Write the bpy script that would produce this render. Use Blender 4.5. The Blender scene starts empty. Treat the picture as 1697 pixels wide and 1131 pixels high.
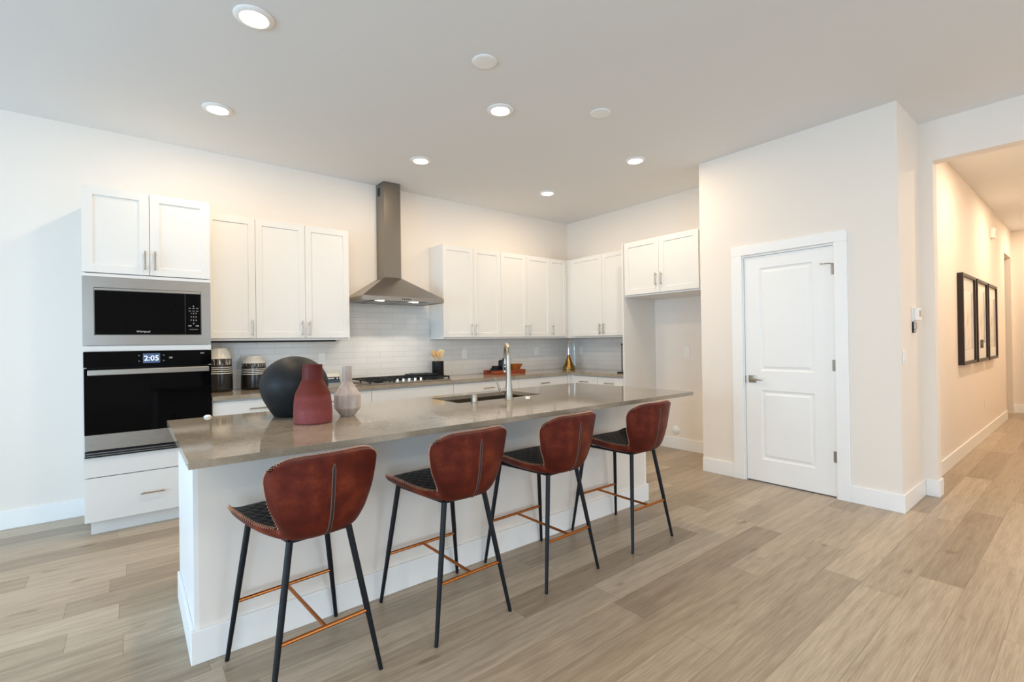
import bpy, bmesh, math, random
from mathutils import Vector, Matrix
random.seed(7)
S = bpy.context.scene
COL = S.collection
PI = math.pi

# ------------------------------------------------------------------ camera
F_PX, YAW, PITCH, ROLL, CAM_H = 789.5184, 38.7474, 0.1955, -0.8387, 1.3032
_y, _t, _r = math.radians(YAW), math.radians(PITCH), math.radians(ROLL)
fw = Vector((math.sin(_y) * math.cos(_t), math.cos(_y) * math.cos(_t), math.sin(_t)))
rt0 = Vector((math.cos(_y), -math.sin(_y), 0))
up0 = rt0.cross(fw)
rt = rt0 * math.cos(_r) + up0 * math.sin(_r)
up = -rt0 * math.sin(_r) + up0 * math.cos(_r)
cd = bpy.data.cameras.new('camera')
cam = bpy.data.objects.new('camera', cd)
COL.objects.link(cam)
cd.sensor_width = 36
cd.lens = F_PX / 1697 * 36
cd.clip_start = .05
m = Matrix((rt, up, -fw)).transposed().to_4x4()
m.translation = Vector((0, 0, CAM_H))
cam.matrix_world = m
S.camera = cam

# ------------------------------------------------------------------ light
S.view_settings.view_transform = 'Standard'
S.view_settings.look = 'None'
S.view_settings.gamma = 1
S.view_settings.use_curve_mapping = False
S.view_settings.exposure = .43
S.cycles.use_denoising = True
S.cycles.max_bounces = 14
S.cycles.diffuse_bounces = 8
W = bpy.data.worlds.new('sky')
S.world = W
W.use_nodes = True
bg = W.node_tree.nodes['Background']
bg.inputs[0].default_value = (.72, .86, 1, 1)
bg.inputs[1].default_value = 1.2


def area(name, loc, rot, sx, sy, power, col, spread=PI):
    d = bpy.data.lights.new(name, 'AREA')
    d.shape = 'RECTANGLE'
    d.size, d.size_y = sx, sy
    d.energy = power
    d.color = col
    d.spread = spread
    o = bpy.data.objects.new(name, d)
    COL.objects.link(o)
    o.location = loc
    o.rotation_euler = rot
    return o


# daylight through the glazed openings on the left and behind the camera
DAY = (.48, .74, 1)
area('daylight_patio', (-4.9, 1.6, 1.35), (0, -PI / 2, 0), 2.3, 3.6, 150, DAY)
area('daylight_rear', (-2.75, -4.45, 1.45), (PI / 2, 0, 0), 2.9, 2.2, 98, DAY)
area('daylight_rear_right', (3.1, -4.4, 1.45), (PI / 2, 0, 0), 2.2, 2.2, 34, (.62, .82, 1))
LAMP_W, LAMP_COL = 9.0, (1, .775, .52)
HALL_W, HALL_COL = 17, (1, .80, .58)

# ------------------------------------------------------------------ helpers


def srgb(r, g, b):
    f = lambda c: (c / 255 / 12.92) if c / 255 < .04045 else ((c / 255 + .055) / 1.055) ** 2.4
    return (f(r), f(g), f(b), 1)


def new_mat(name):
    mt = bpy.data.materials.new(name)
    mt.use_nodes = True
    nt = mt.node_tree
    return mt, nt, nt.nodes['Principled BSDF']


def N(nt, kind, **kw):
    n = nt.nodes.new(kind)
    for k, v in kw.items():
        setattr(n, k, v)
    return n


def math_n(nt, op, a, b=None, c=None):
    n = nt.nodes.new('ShaderNodeMath')
    n.operation = op
    for i, v in enumerate((a, b, c)):
        if v is None:
            continue
        if isinstance(v, (int, float)):
            n.inputs[i].default_value = v
        else:
            nt.links.new(v, n.inputs[i])
    return n.outputs[0]


def mix_c(nt, fac, a, b, mode='MIX'):
    n = nt.nodes.new('ShaderNodeMix')
    n.data_type = 'RGBA'
    n.blend_type = mode
    for i, v in ((0, fac), (6, a), (7, b)):
        if isinstance(v, (int, float, tuple)):
            n.inputs[i].default_value = v
        else:
            nt.links.new(v, n.inputs[i])
    return n.outputs[2]


def ocoord(nt, scale=(1, 1, 1)):
    tc = N(nt, 'ShaderNodeTexCoord')
    mp = N(nt, 'ShaderNodeMapping')
    mp.inputs['Scale'].default_value = scale
    nt.links.new(tc.outputs['Object'], mp.inputs[0])
    return mp.outputs[0]


def noise(nt, vec, scale, detail=3, rough=.5):
    n = N(nt, 'ShaderNodeTexNoise')
    n.inputs['Scale'].default_value = scale
    n.inputs['Detail'].default_value = detail
    n.inputs['Roughness'].default_value = rough
    nt.links.new(vec, n.inputs['Vector'])
    return n.outputs[0]


def ramp(nt, fac, *stops):
    n = N(nt, 'ShaderNodeValToRGB')
    cr = n.color_ramp
    while len(cr.elements) < len(stops):
        cr.elements.new(.5)
    for e, (p, c) in zip(cr.elements, stops):
        e.position = p
        e.color = c if len(c) == 4 else (*c, 1)
    nt.links.new(fac, n.inputs[0])
    return n.outputs[0]


def bump(nt, b, h, strength=.2, dist=.002):
    n = N(nt, 'ShaderNodeBump')
    n.inputs['Strength'].default_value = strength
    n.inputs['Distance'].default_value = dist
    nt.links.new(h, n.inputs['Height'])
    nt.links.new(n.outputs[0], b.inputs['Normal'])


def simple(name, col, rough=.5, metal=0, grain=None, spec=None, var=.04):
    """plain surface with a slight procedural unevenness"""
    mt, nt, b = new_mat(name)
    v = ocoord(nt)
    n1 = noise(nt, v, grain or 30, 3)
    dark = tuple(c * (1 - var) for c in col[:3]) + (1,)
    lite = tuple(min(1, c * (1 + var)) for c in col[:3]) + (1,)
    nt.links.new(mix_c(nt, n1, dark, lite), b.inputs['Base Color'])
    b.inputs['Roughness'].default_value = rough
    b.inputs['Metallic'].default_value = metal
    if spec is not None:
        b.inputs['Specular IOR Level'].default_value = spec
    if grain:
        bump(nt, b, n1, .08, .001)
    return mt


def brushed(name, col, rough=.3, stretch=(2, 2, 140)):
    mt, nt, b = new_mat(name)
    v = ocoord(nt, stretch)
    n1 = noise(nt, v, 6, 4)
    c2 = tuple(c * .86 for c in col[:3]) + (1,)
    nt.links.new(mix_c(nt, n1, c2, col), b.inputs['Base Color'])
    b.inputs['Metallic'].default_value = 1
    nt.links.new(math_n(nt, 'MULTIPLY_ADD', n1, .14, rough - .07), b.inputs['Roughness'])
    return mt


def emit(name, col, strength, base=(.8, .8, .8, 1)):
    mt, nt, b = new_mat(name)
    b.inputs['Base Color'].default_value = base
    b.inputs['Emission Color'].default_value = col
    b.inputs['Emission Strength'].default_value = strength
    return mt


M = {}
# painted drywall: fine orange-peel texture
def paint(name, col, rough=.85):
    mt, nt, b = new_mat(name)
    v = ocoord(nt)
    n1 = noise(nt, v, 160, 2)
    b.inputs['Base Color'].default_value = col
    b.inputs['Roughness'].default_value = rough
    b.inputs['Specular IOR Level'].default_value = .25
    bump(nt, b, n1, .12, .0015)
    return mt


M['wall'] = paint('wall_paint', srgb(237, 229, 220))
M['ceiling'] = paint('ceiling_paint', srgb(229, 230, 231))
M['trim'] = simple('trim_paint', srgb(243, 243, 242), .38, var=.01)
M['cab'] = simple('cabinet_paint', srgb(225, 224, 221), .36, var=.01)
M['plastic'] = simple('white_plastic', srgb(240, 240, 238), .35, var=.01)
M['socket'] = simple('socket_grey', srgb(170, 168, 164), .4)
M['steel'] = brushed('brushed_steel', srgb(164, 159, 153), .30)
M['steel_h'] = brushed('brushed_steel_vertical_grain', srgb(146, 140, 132), .30, (140, 140, 2))
M['nickel'] = brushed('satin_nickel', srgb(178, 169, 156), .30, (40, 40, 40))
M['sinksteel'] = brushed('sink_steel', srgb(140, 128, 112), .32, (2, 60, 60))
M['blackglass'] = simple('black_glass', (.002, .002, .0025, 1), .06, var=.02, spec=.08)
M['blackplastic'] = simple('black_plastic', (.008, .008, .009, 1), .4, spec=.25)
M['iron'] = simple('cast_iron', (.008, .008, .009, 1), .5, grain=200, spec=.3)
M['blackmetal'] = simple('black_powder_coat', (.006, .008, .012, 1), .42, spec=.3)
M['brass'] = simple('brushed_copper_brass', srgb(184, 112, 58), .32, 1, var=.12)
M['oldbrass'] = simple('antique_brass', srgb(150, 118, 66), .26, 1, var=.15)
M['silver'] = simple('polished_silver', srgb(225, 224, 220), .18, 1)
M['zip'] = simple('zip_tape', (.014, .012, .012, 1), .6)
M['zipedge'] = simple('zip_edge', srgb(112, 84, 74), .6)
M['thread'] = simple('tan_thread', srgb(214, 160, 128), .7)
M['woodlight'] = simple('beech_wood', srgb(216, 170, 112), .55, grain=60, var=.12)
M['bamboo'] = simple('pale_bamboo', srgb(232, 205, 150), .55, grain=60, var=.08)
M['ceramic_black'] = simple('matte_black_ceramic', (.006, .006, .007, 1), .4, spec=.3)
M['stonepot'] = simple('matte_black_stoneware', (.010, .011, .0125, 1), .5, grain=160, var=.25, spec=.28)
M['framewood'] = simple('dark_frame_wood', srgb(36, 24, 18), .42, grain=80)
M['mat_board'] = simple('white_mat_board', srgb(232, 230, 225), .7, var=.01)
M['dark'] = simple('dark_gap', (.01, .01, .01, 1), .8)
M['lampglow'] = emit('lamp_diffuser', (1, .90, .76, 1), 9)
M['hoodglow'] = emit('hood_lamp_lens', (1, .95, .86, 1), 6)


def floor_mat():
    mt, nt, b = new_mat('oak_plank_floor')
    tc = N(nt, 'ShaderNodeTexCoord')
    sp = N(nt, 'ShaderNodeSeparateXYZ')
    nt.links.new(tc.outputs['Object'], sp.inputs[0])
    x, y = sp.outputs[0], sp.outputs[1]
    RW, PL = .18, 1.52
    yr = math_n(nt, 'DIVIDE', math_n(nt, 'ADD', y, .07), RW)
    row = math_n(nt, 'FLOOR', yr)
    wn = N(nt, 'ShaderNodeTexWhiteNoise', noise_dimensions='1D')
    nt.links.new(row, wn.inputs['W'])
    xs = math_n(nt, 'ADD', math_n(nt, 'DIVIDE', x, PL), math_n(nt, 'MULTIPLY', wn.outputs[0], 7.31))
    colm = math_n(nt, 'FLOOR', xs)
    cb = N(nt, 'ShaderNodeCombineXYZ')
    nt.links.new(row, cb.inputs[0])
    nt.links.new(colm, cb.inputs[1])
    wn2 = N(nt, 'ShaderNodeTexWhiteNoise', noise_dimensions='2D')
    nt.links.new(cb.outputs[0], wn2.inputs['Vector'])
    pid = wn2.outputs[0]
    # grain, shifted per plank
    gv = N(nt, 'ShaderNodeCombineXYZ')
    nt.links.new(math_n(nt, 'ADD', math_n(nt, 'MULTIPLY', x, 1.1), math_n(nt, 'MULTIPLY', pid, 37)), gv.inputs[0])
    nt.links.new(math_n(nt, 'MULTIPLY', y, 15), gv.inputs[1])
    nt.links.new(math_n(nt, 'MULTIPLY', pid, 11), gv.inputs[2])
    g1 = noise(nt, gv.outputs[0], 2.2, 6, .62)
    gv2 = N(nt, 'ShaderNodeCombineXYZ')
    nt.links.new(math_n(nt, 'ADD', math_n(nt, 'MULTIPLY', x, 3), math_n(nt, 'MULTIPLY', pid, 91)), gv2.inputs[0])
    nt.links.new(math_n(nt, 'MULTIPLY', y, 90), gv2.inputs[1])
    g2 = noise(nt, gv2.outputs[0], 2.0, 3, .6)
    gv3 = N(nt, 'ShaderNodeCombineXYZ')
    nt.links.new(math_n(nt, 'ADD', math_n(nt, 'MULTIPLY', x, 2.4), math_n(nt, 'MULTIPLY', pid, 53)), gv3.inputs[0])
    nt.links.new(math_n(nt, 'MULTIPLY', y, 5), gv3.inputs[1])
    kn = noise(nt, gv3.outputs[0], 1.5, 2, .5)
    base = ramp(nt, pid, (0, srgb(160, 144, 124)), (.30, srgb(173, 157, 136)), (.7, srgb(186, 170, 149)), (1, srgb(196, 181, 160)))
    c1 = mix_c(nt, ramp(nt, g1, (.30, (.62, .58, .54)), (.62, (1.0, 1.0, 1.0))), base, base, 'MIX')
    gm = ramp(nt, g1, (.28, (.66, .62, .58)), (.60, (1.03, 1.03, 1.03)))
    c1 = mix_c(nt, .8, base, gm, 'MULTIPLY')
    fm = ramp(nt, g2, (.38, (.78, .75, .72)), (.62, (1.06, 1.06, 1.06)))
    c2 = mix_c(nt, .7, c1, fm, 'MULTIPLY')
    km = ramp(nt, kn, (.68, (1, 1, 1)), (.76, (.60, .52, .45)))
    c3 = mix_c(nt, .75, c2, km, 'MULTIPLY')
    fy = math_n(nt, 'FRACT', yr)
    fx = math_n(nt, 'FRACT', xs)
    ey = math_n(nt, 'MULTIPLY', math_n(nt, 'MINIMUM', fy, math_n(nt, 'SUBTRACT', 1, fy)), RW)
    ex = math_n(nt, 'MULTIPLY', math_n(nt, 'MINIMUM', fx, math_n(nt, 'SUBTRACT', 1, fx)), PL)
    gap = math_n(nt, 'LESS_THAN', math_n(nt, 'MINIMUM', ex, ey), .0011)
    c4 = mix_c(nt, math_n(nt, 'MULTIPLY', gap, .55), c3, srgb(96, 80, 66))
    nt.links.new(c4, b.inputs['Base Color'])
    nt.links.new(math_n(nt, 'MULTIPLY_ADD', g1, .18, .25), b.inputs['Roughness'])
    b.inputs['Specular IOR Level'].default_value = .4
    bump(nt, b, math_n(nt, 'SUBTRACT', g2, math_n(nt, 'MULTIPLY', gap, 1.5)), .12, .0012)
    return mt


M['floor'] = floor_mat()


def quartz_mat():
    mt, nt, b = new_mat('greige_quartz')
    v = ocoord(nt)
    a = noise(nt, v, 5, 6, .65)
    f = noise(nt, v, 90, 3, .6)
    base = ramp(nt, a, (.30, srgb(140, 128, 113)), (.52, srgb(158, 146, 130)), (.75, srgb(170, 158, 141)))
    sp = ramp(nt, f, (.35, (.86, .85, .84)), (.6, (1.03, 1.03, 1.02)))
    n3 = noise(nt, ocoord(nt, (1, 2.6, 1)), 2.2, 8, .7)
    vein = ramp(nt, n3, (.480, (1, 1, 1)), (.5, (.80, .77, .73)), (.520, (1, 1, 1)))
    c = mix_c(nt, .8, base, sp, 'MULTIPLY')
    nt.links.new(mix_c(nt, .45, c, vein, 'MULTIPLY'), b.inputs['Base Color'])
    b.inputs['Roughness'].default_value = .07
    b.inputs['Specular IOR Level'].default_value = .62
    return mt


M['quartz'] = quartz_mat()


def tile_mat():
    mt, nt, b = new_mat('gloss_white_tile')
    tc = N(nt, 'ShaderNodeTexCoord')
    sp = N(nt, 'ShaderNodeSeparateXYZ')
    nt.links.new(tc.outputs['Object'], sp.inputs[0])
    cb = N(nt, 'ShaderNodeCombineXYZ')
    nt.links.new(math_n(nt, 'ADD', sp.outputs[0], sp.outputs[1]), cb.inputs[0])
    nt.links.new(math_n(nt, 'SUBTRACT', sp.outputs[2], .914), cb.inputs[1])
    br = N(nt, 'ShaderNodeTexBrick')
    br.inputs['Scale'].default_value = 1
    br.inputs['Brick Width'].default_value = .305
    br.inputs['Row Height'].default_value = .062
    br.inputs['Mortar Size'].default_value = .0016
    br.inputs['Mortar Smooth'].default_value = .3
    br.inputs['Color1'].default_value = srgb(226, 224, 220)
    br.inputs['Color2'].default_value = srgb(220, 218, 214)
    br.inputs['Mortar'].default_value = srgb(196, 193, 188)
    br.offset = .5
    nt.links.new(cb.outputs[0], br.inputs['Vector'])
    nt.links.new(br.outputs['Color'], b.inputs['Base Color'])
    b.inputs['Roughness'].default_value = .13
    wv = noise(nt, cb.outputs[0], 14, 2)
    h = math_n(nt, 'ADD', math_n(nt, 'MULTIPLY', wv, .8), math_n(nt, 'MULTIPLY', br.outputs['Fac'], -1.0))
    bump(nt, b, h, .30, .0028)
    return mt


M['tile'] = tile_mat()


def leather_mat():
    mt, nt, b = new_mat('cognac_leather')
    v = ocoord(nt)
    a = noise(nt, v, 9, 5, .65)
    f = noise(nt, v, 420, 2)
    c = ramp(nt, a, (.30, srgb(62, 15, 7)), (.5, srgb(88, 25, 11)), (.72, srgb(124, 52, 26)))
    nt.links.new(c, b.inputs['Base Color'])
    nt.links.new(math_n(nt, 'MULTIPLY_ADD', a, .25, .38), b.inputs['Roughness'])
    b.inputs['Specular IOR Level'].default_value = .28
    bump(nt, b, f, .12, .0008)
    return mt


M['leather'] = leather_mat()


def quilt_mat():
    mt, nt, b = new_mat('quilted_dark_leather')
    tc = N(nt, 'ShaderNodeTexCoord')
    sp = N(nt, 'ShaderNodeSeparateXYZ')
    nt.links.new(tc.outputs['Object'], sp.inputs[0])
    yz = math_n(nt, 'ADD', sp.outputs[1], math_n(nt, 'MULTIPLY', sp.outputs[2], -1))
    k = PI / .05
    s1 = math_n(nt, 'ABSOLUTE', math_n(nt, 'SINE', math_n(nt, 'MULTIPLY', math_n(nt, 'ADD', sp.outputs[0], yz), k)))
    s2 = math_n(nt, 'ABSOLUTE', math_n(nt, 'SINE', math_n(nt, 'MULTIPLY', math_n(nt, 'SUBTRACT', sp.outputs[0], yz), k)))
    h = math_n(nt, 'POWER', math_n(nt, 'MINIMUM', s1, s2), .5)
    nt.links.new(ramp(nt, h, (0, (.006, .004, .0035)), (.6, (.013, .007, .006))), b.inputs['Base Color'])
    b.inputs['Roughness'].default_value = .45
    b.inputs['Specular IOR Level'].default_value = .3
    bump(nt, b, h, .8, .006)
    return mt


M['quilt'] = quilt_mat()


def red_pot():
    mt, nt, b = new_mat('red_clay')
    v = ocoord(nt)
    tc = N(nt, 'ShaderNodeTexCoord')
    sp = N(nt, 'ShaderNodeSeparateXYZ')
    nt.links.new(tc.outputs['Object'], sp.inputs[0])
    z = sp.outputs[2]
    c = ramp(nt, math_n(nt, 'MULTIPLY', z, 3.4), (0, srgb(138, 66, 64)), (.42, srgb(132, 58, 54)), (.50, srgb(104, 32, 16)), (.72, srgb(96, 26, 12)), (.74, srgb(92, 22, 15)), (1, srgb(90, 20, 15)))
    f = noise(nt, v, 60, 4, .7)
    nt.links.new(mix_c(nt, .5, c, ramp(nt, f, (.3, (.75, .72, .70)), (.7, (1.1, 1.1, 1.1))), 'MULTIPLY'), b.inputs['Base Color'])
    b.inputs['Roughness'].default_value = .5
    band = ramp(nt, math_n(nt, 'ABSOLUTE', math_n(nt, 'SUBTRACT', z, .105)), (.015, (1, 1, 1)), (.04, (.06, .06, .06)))
    crk = noise(nt, ocoord(nt, (1, 1, 2.4)), 55, 5, .7)
    b.inputs['Specular IOR Level'].default_value = .3
    bump(nt, b, math_n(nt, 'MULTIPLY', crk, band), .9, .008)
    return mt


M['redpot'] = red_pot()


def facet_pot():
    mt, nt, b = new_mat('pale_streaked_stone')
    a = noise(nt, ocoord(nt, (1, 1, .25)), 26, 4, .6)
    nt.links.new(ramp(nt, a, (.3, srgb(166, 148, 138)), (.5, srgb(190, 174, 164)), (.7, srgb(208, 196, 186))), b.inputs['Base Color'])
    b.inputs['Roughness'].default_value = .38
    return mt


M['facetpot'] = facet_pot()


def jar_mat(name, zd, zs0, zs1, ztop):
    """white glaze shoulder, black body, scratched band and four white stripes by height"""
    mt, nt, b = new_mat(name)
    tc = N(nt, 'ShaderNodeTexCoord')
    sp = N(nt, 'ShaderNodeSeparateXYZ')
    nt.links.new(tc.outputs['Object'], sp.inputs[0])
    z = sp.outputs[2]
    w = noise(nt, ocoord(nt), 30, 2)
    zz = math_n(nt, 'ADD', z, math_n(nt, 'MULTIPLY', math_n(nt, 'SUBTRACT', w, .5), .006))
    ang = math_n(nt, 'ARCTAN2', sp.outputs[1], sp.outputs[0])
    an = N(nt, 'ShaderNodeCombineXYZ')
    nt.links.new(math_n(nt, 'MULTIPLY', ang, 14), an.inputs[0])
    nt.links.new(math_n(nt, 'MULTIPLY', z, 6), an.inputs[1])
    sn = noise(nt, an.outputs[0], 1.6, 2)
    white = srgb(226, 222, 212)
    black = (.012, .010, .009, 1)
    scr = ramp(nt, sn, (.56, black), (.6, white))
    inband = math_n(nt, 'MULTIPLY', math_n(nt, 'GREATER_THAN', zz, zs1 + .008), math_n(nt, 'LESS_THAN', zz, zd - .006))
    c = mix_c(nt, inband, black, scr)
    ph = math_n(nt, 'FRACT', math_n(nt, 'DIVIDE', math_n(nt, 'SUBTRACT', zz, zs0), (zs1 - zs0) / 4))
    st = math_n(nt, 'MULTIPLY', math_n(nt, 'LESS_THAN', ph, .36),
                math_n(nt, 'MULTIPLY', math_n(nt, 'GREATER_THAN', zz, zs0), math_n(nt, 'LESS_THAN', zz, zs1)))
    c = mix_c(nt, st, c, white)
    c = mix_c(nt, math_n(nt, 'GREATER_THAN', zz, zd), c, white)
    nt.links.new(c, b.inputs['Base Color'])
    b.inputs['Roughness'].default_value = .22
    return mt


def wood_mat(name, c0, c1, stretch=(3, 30, 30), rough=.4):
    mt, nt, b = new_mat(name)
    a = noise(nt, ocoord(nt, stretch), 3, 4, .6)
    nt.links.new(ramp(nt, a, (.3, c0), (.7, c1)), b.inputs['Base Color'])
    b.inputs['Roughness'].default_value = rough
    return mt


M['traywood'] = wood_mat('tray_wood', srgb(120, 48, 22), srgb(160, 74, 36))
M['bowlwood'] = wood_mat('bowl_wood', srgb(140, 74, 30), srgb(186, 108, 50), (8, 8, 40))


def art_mat():
    mt, nt, b = new_mat('pale_abstract_print')
    a = noise(nt, ocoord(nt, (1.2, 1, .9)), 3.2, 4, .55)
    nt.links.new(ramp(nt, a, (.38, srgb(206, 204, 200)), (.46, srgb(226, 224, 220)), (.54, srgb(238, 236, 232))), b.inputs['Base Color'])
    b.inputs['Roughness'].default_value = .12
    return mt


M['art'] = art_mat()

SHARP = math.radians(35)


class MB:
    """collects shapes and links them as ONE mesh object"""

    def __init__(self):
        self.bm = bmesh.new()

    def box(self, x0, x1, y0, y1, z0, z1, bev=0, mat=None):
        bm = self.bm
        vs = [bm.verts.new((x, y, z)) for x in (x0, x1) for y in (y0, y1) for z in (z0, z1)]
        fs = [bm.faces.new([vs[i] for i in q]) for q in ((0, 1, 3, 2), (4, 6, 7, 5), (0, 4, 5, 1), (2, 3, 7, 6), (0, 2, 6, 4), (1, 5, 7, 3))]
        if mat is not None:
            for v in vs:
                v.co = mat @ v.co
        if bev:
            es = list({e for f in fs for e in f.edges})
            bmesh.ops.bevel(bm, geom=es, offset=bev, segments=2, affect='EDGES', profile=.5)
        return self

    def tube(self, pts, r, seg=10, closed=False, cap=True):
        bm = self.bm
        pts = [Vector(p) for p in pts]
        n = len(pts)
        rad = r if isinstance(r, (list, tuple)) else [r] * n
        rings = []
        prev = None
        for i, p in enumerate(pts):
            if closed:
                t = (pts[(i + 1) % n] - pts[i - 1]).normalized()
            else:
                t = (pts[min(i + 1, n - 1)] - pts[max(i - 1, 0)]).normalized()
            if prev is None:
                a = Vector((0, 0, 1)) if abs(t.z) < .9 else Vector((1, 0, 0))
                u = t.cross(a).normalized()
            else:
                u = (prev - t * prev.dot(t)).normalized()
            prev = u
            w = t.cross(u)
            rings.append([bm.verts.new(p + (u * math.cos(2 * PI * k / seg) + w * math.sin(2 * PI * k / seg)) * rad[i]) for k in range(seg)])
        for i in range(n if closed else n - 1):
            A, B = rings[i], rings[(i + 1) % n]
            for k in range(seg):
                bm.faces.new((A[k], A[(k + 1) % seg], B[(k + 1) % seg], B[k]))
        if cap and not closed:
            bm.faces.new(rings[0][::-1])
            bm.faces.new(rings[-1])
        return self

    def lathe(self, prof, c=(0, 0, 0), seg=32, axis='z', sy=1):
        bm = self.bm
        c = Vector(c)
        rings = []
        for r, z in prof:
            ring = []
            for k in range(seg):
                a = 2 * PI * k / seg
                q = (r * math.cos(a), r * math.sin(a) * sy, z)
                if axis == 'y':
                    q = (q[0], z, q[1])
                elif axis == 'x':
                    q = (z, q[0], q[1])
                ring.append(bm.verts.new(c + Vector(q)))
            rings.append(ring)
        for A, B in zip(rings, rings[1:]):
            for k in range(seg):
                bm.faces.new((A[k], A[(k + 1) % seg], B[(k + 1) % seg], B[k]))
        if prof[0][0] > 1e-6:
            bm.faces.new(rings[0][::-1])
        if prof[-1][0] > 1e-6:
            bm.faces.new(rings[-1])
        bmesh.ops.remove_doubles(bm, verts=[v for R in rings for v in R], dist=1e-6)
        return self

    def poly(self, pts):
        self.bm.faces.new([self.bm.verts.new(p) for p in pts])
        return self

    def prism(self, outline, lo, hi, axis='z', bev=0):
        """outline of 2-D points extruded along an axis"""
        bm = self.bm
        def P(a, b, h):
            return {'z': (a, b, h), 'y': (a, h, b), 'x': (h, a, b)}[axis]
        A = [bm.verts.new(P(a, b, lo)) for a, b in outline]
        B = [bm.verts.new(P(a, b, hi)) for a, b in outline]
        fs = [bm.faces.new(A[::-1]), bm.faces.new(B)]
        n = len(A)
        for i in range(n):
            fs.append(bm.faces.new((A[i], A[(i + 1) % n], B[(i + 1) % n], B[i])))
        if bev:
            es = list({e for f in fs for e in f.edges})
            bmesh.ops.bevel(bm, geom=es, offset=bev, segments=2, affect='EDGES', profile=.5)
        return self

    def slab(self, x0, x1, z0, z1, t, panels, rings, y=0.0):
        """door or drawer face looking along -y: panels (x0,z0,x1,z1) are sunk by rings (inset, depth)"""
        bm = self.bm
        xs = sorted({x0, x1} | {p[0] for p in panels} | {p[2] for p in panels})
        zs = sorted({z0, z1} | {p[1] for p in panels} | {p[3] for p in panels})
        V = {}
        def vv(a, d, c):
            k = (round(a, 5), round(d, 5), round(c, 5))
            if k not in V:
                V[k] = bm.verts.new((a, y + d, c))
            return V[k]
        for i in range(len(xs) - 1):
            for j in range(len(zs) - 1):
                cx, cz = (xs[i] + xs[i + 1]) / 2, (zs[j] + zs[j + 1]) / 2
                if any(p[0] < cx < p[2] and p[1] < cz < p[3] for p in panels):
                    continue
                bm.faces.new((vv(xs[i], 0, zs[j]), vv(xs[i + 1], 0, zs[j]), vv(xs[i + 1], 0, zs[j + 1]), vv(xs[i], 0, zs[j + 1])))
        for p in panels:
            prev = [vv(p[0], 0, p[1]), vv(p[2], 0, p[1]), vv(p[2], 0, p[3]), vv(p[0], 0, p[3])]
            for ins, d in rings:
                cur = [vv(p[0] + ins, d, p[1] + ins), vv(p[2] - ins, d, p[1] + ins), vv(p[2] - ins, d, p[3] - ins), vv(p[0] + ins, d, p[3] - ins)]
                for k in range(4):
                    bm.faces.new((prev[k], prev[(k + 1) % 4], cur[(k + 1) % 4], cur[k]))
                prev = cur
            bm.faces.new(prev)
        bk = [vv(x0, t, z0), vv(x1, t, z0), vv(x1, t, z1), vv(x0, t, z1)]
        bm.faces.new(bk[::-1])
        # sides, following the grid's border vertices
        bot = [vv(a, 0, z0) for a in xs]
        top = [vv(a, 0, z1) for a in xs]
        lef = [vv(x0, 0, c) for c in zs]
        rig = [vv(x1, 0, c) for c in zs]
        bm.faces.new(bot[::-1] + [bk[0], bk[1]])
        bm.faces.new(top + [bk[2], bk[3]])
        bm.faces.new(lef + [bk[3], bk[0]])
        bm.faces.new(rig[::-1] + [bk[1], bk[2]])
        return self

    def build(self, name, mat, parent=None, smooth=False, loc=None, angle=SHARP):
        bm = self.bm
        bmesh.ops.recalc_face_normals(bm, faces=bm.faces)
        if smooth:
            for f in bm.faces:
                f.smooth = True
            for e in bm.edges:
                if len(e.link_faces) == 2 and e.calc_face_angle(0) > angle:
                    e.smooth = False
        me = bpy.data.meshes.new(name)
        bm.to_mesh(me)
        bm.free()
        me.materials.append(mat)
        o = bpy.data.objects.new(name, me)
        COL.objects.link(o)
        if parent:
            o.parent = parent
        if loc is not None:
            o.location = loc
        return o


def thing(name, label, cat, loc=(0, 0, 0), rz=0, group=None):
    o = bpy.data.objects.new(name, None)
    COL.objects.link(o)
    o.empty_display_size = .05
    o.location = loc
    o.rotation_euler = (0, 0, rz)
    o['label'] = label
    o['category'] = cat
    if group:
        o['group'] = group
    return o


def tag(o, label, cat, group=None):
    o['label'] = label
    o['category'] = cat
    if group:
        o['group'] = group
    return o


def struct(o):
    o['kind'] = 'structure'
    return o


def words_mesh(name, text, size, mat, parent, loc, rot, align='CENTER', thick=.0004, sx=1):
    cu = bpy.data.curves.new('lettering', 'FONT')
    cu.body = text
    cu.size = size
    cu.align_x = align
    cu.align_y = 'CENTER'
    cu.extrude = thick
    cu.resolution_u = 3
    t = bpy.data.objects.new('lettering', cu)
    COL.objects.link(t)
    dg = bpy.context.evaluated_depsgraph_get()
    me = bpy.data.meshes.new_from_object(t.evaluated_get(dg))
    bpy.data.objects.remove(t)
    bpy.data.curves.remove(cu)
    me.materials.clear()
    me.materials.append(mat)
    me.name = name
    o = bpy.data.objects.new(name, me)
    COL.objects.link(o)
    o.parent = parent
    o.location = loc
    o.rotation_euler = rot
    o.scale = (sx, 1, 1)
    return o


# ------------------------------------------------------------------ room
YB, XR, ZC = 5.019, 5.113, 3.058
XP, YP0, YP1 = 4.4495, 2.5236, .9514
XO, YO, ZH = 5.103, .864, 2.732
XL, YF = -4.6, -4.2
YHL, XHE = .98, 11.6

struct(MB().box(XL - .2, XHE + .3, YF - .2, YB + .2, -.1, 0).build('floor', M['floor']))
struct(MB().box(XL - .2, XHE + .3, YF - .2, YB + .2, ZC, ZC + .1).build('ceiling', M['ceiling']))
struct(MB().box(XL - .2, XR + .2, YB, YB + .15, 0, ZC).build('wall_back', M['wall']))
struct(MB().box(XR, XR + .15, YP0 - .1, YB, 0, ZC).build('wall_right', M['wall']))
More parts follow.
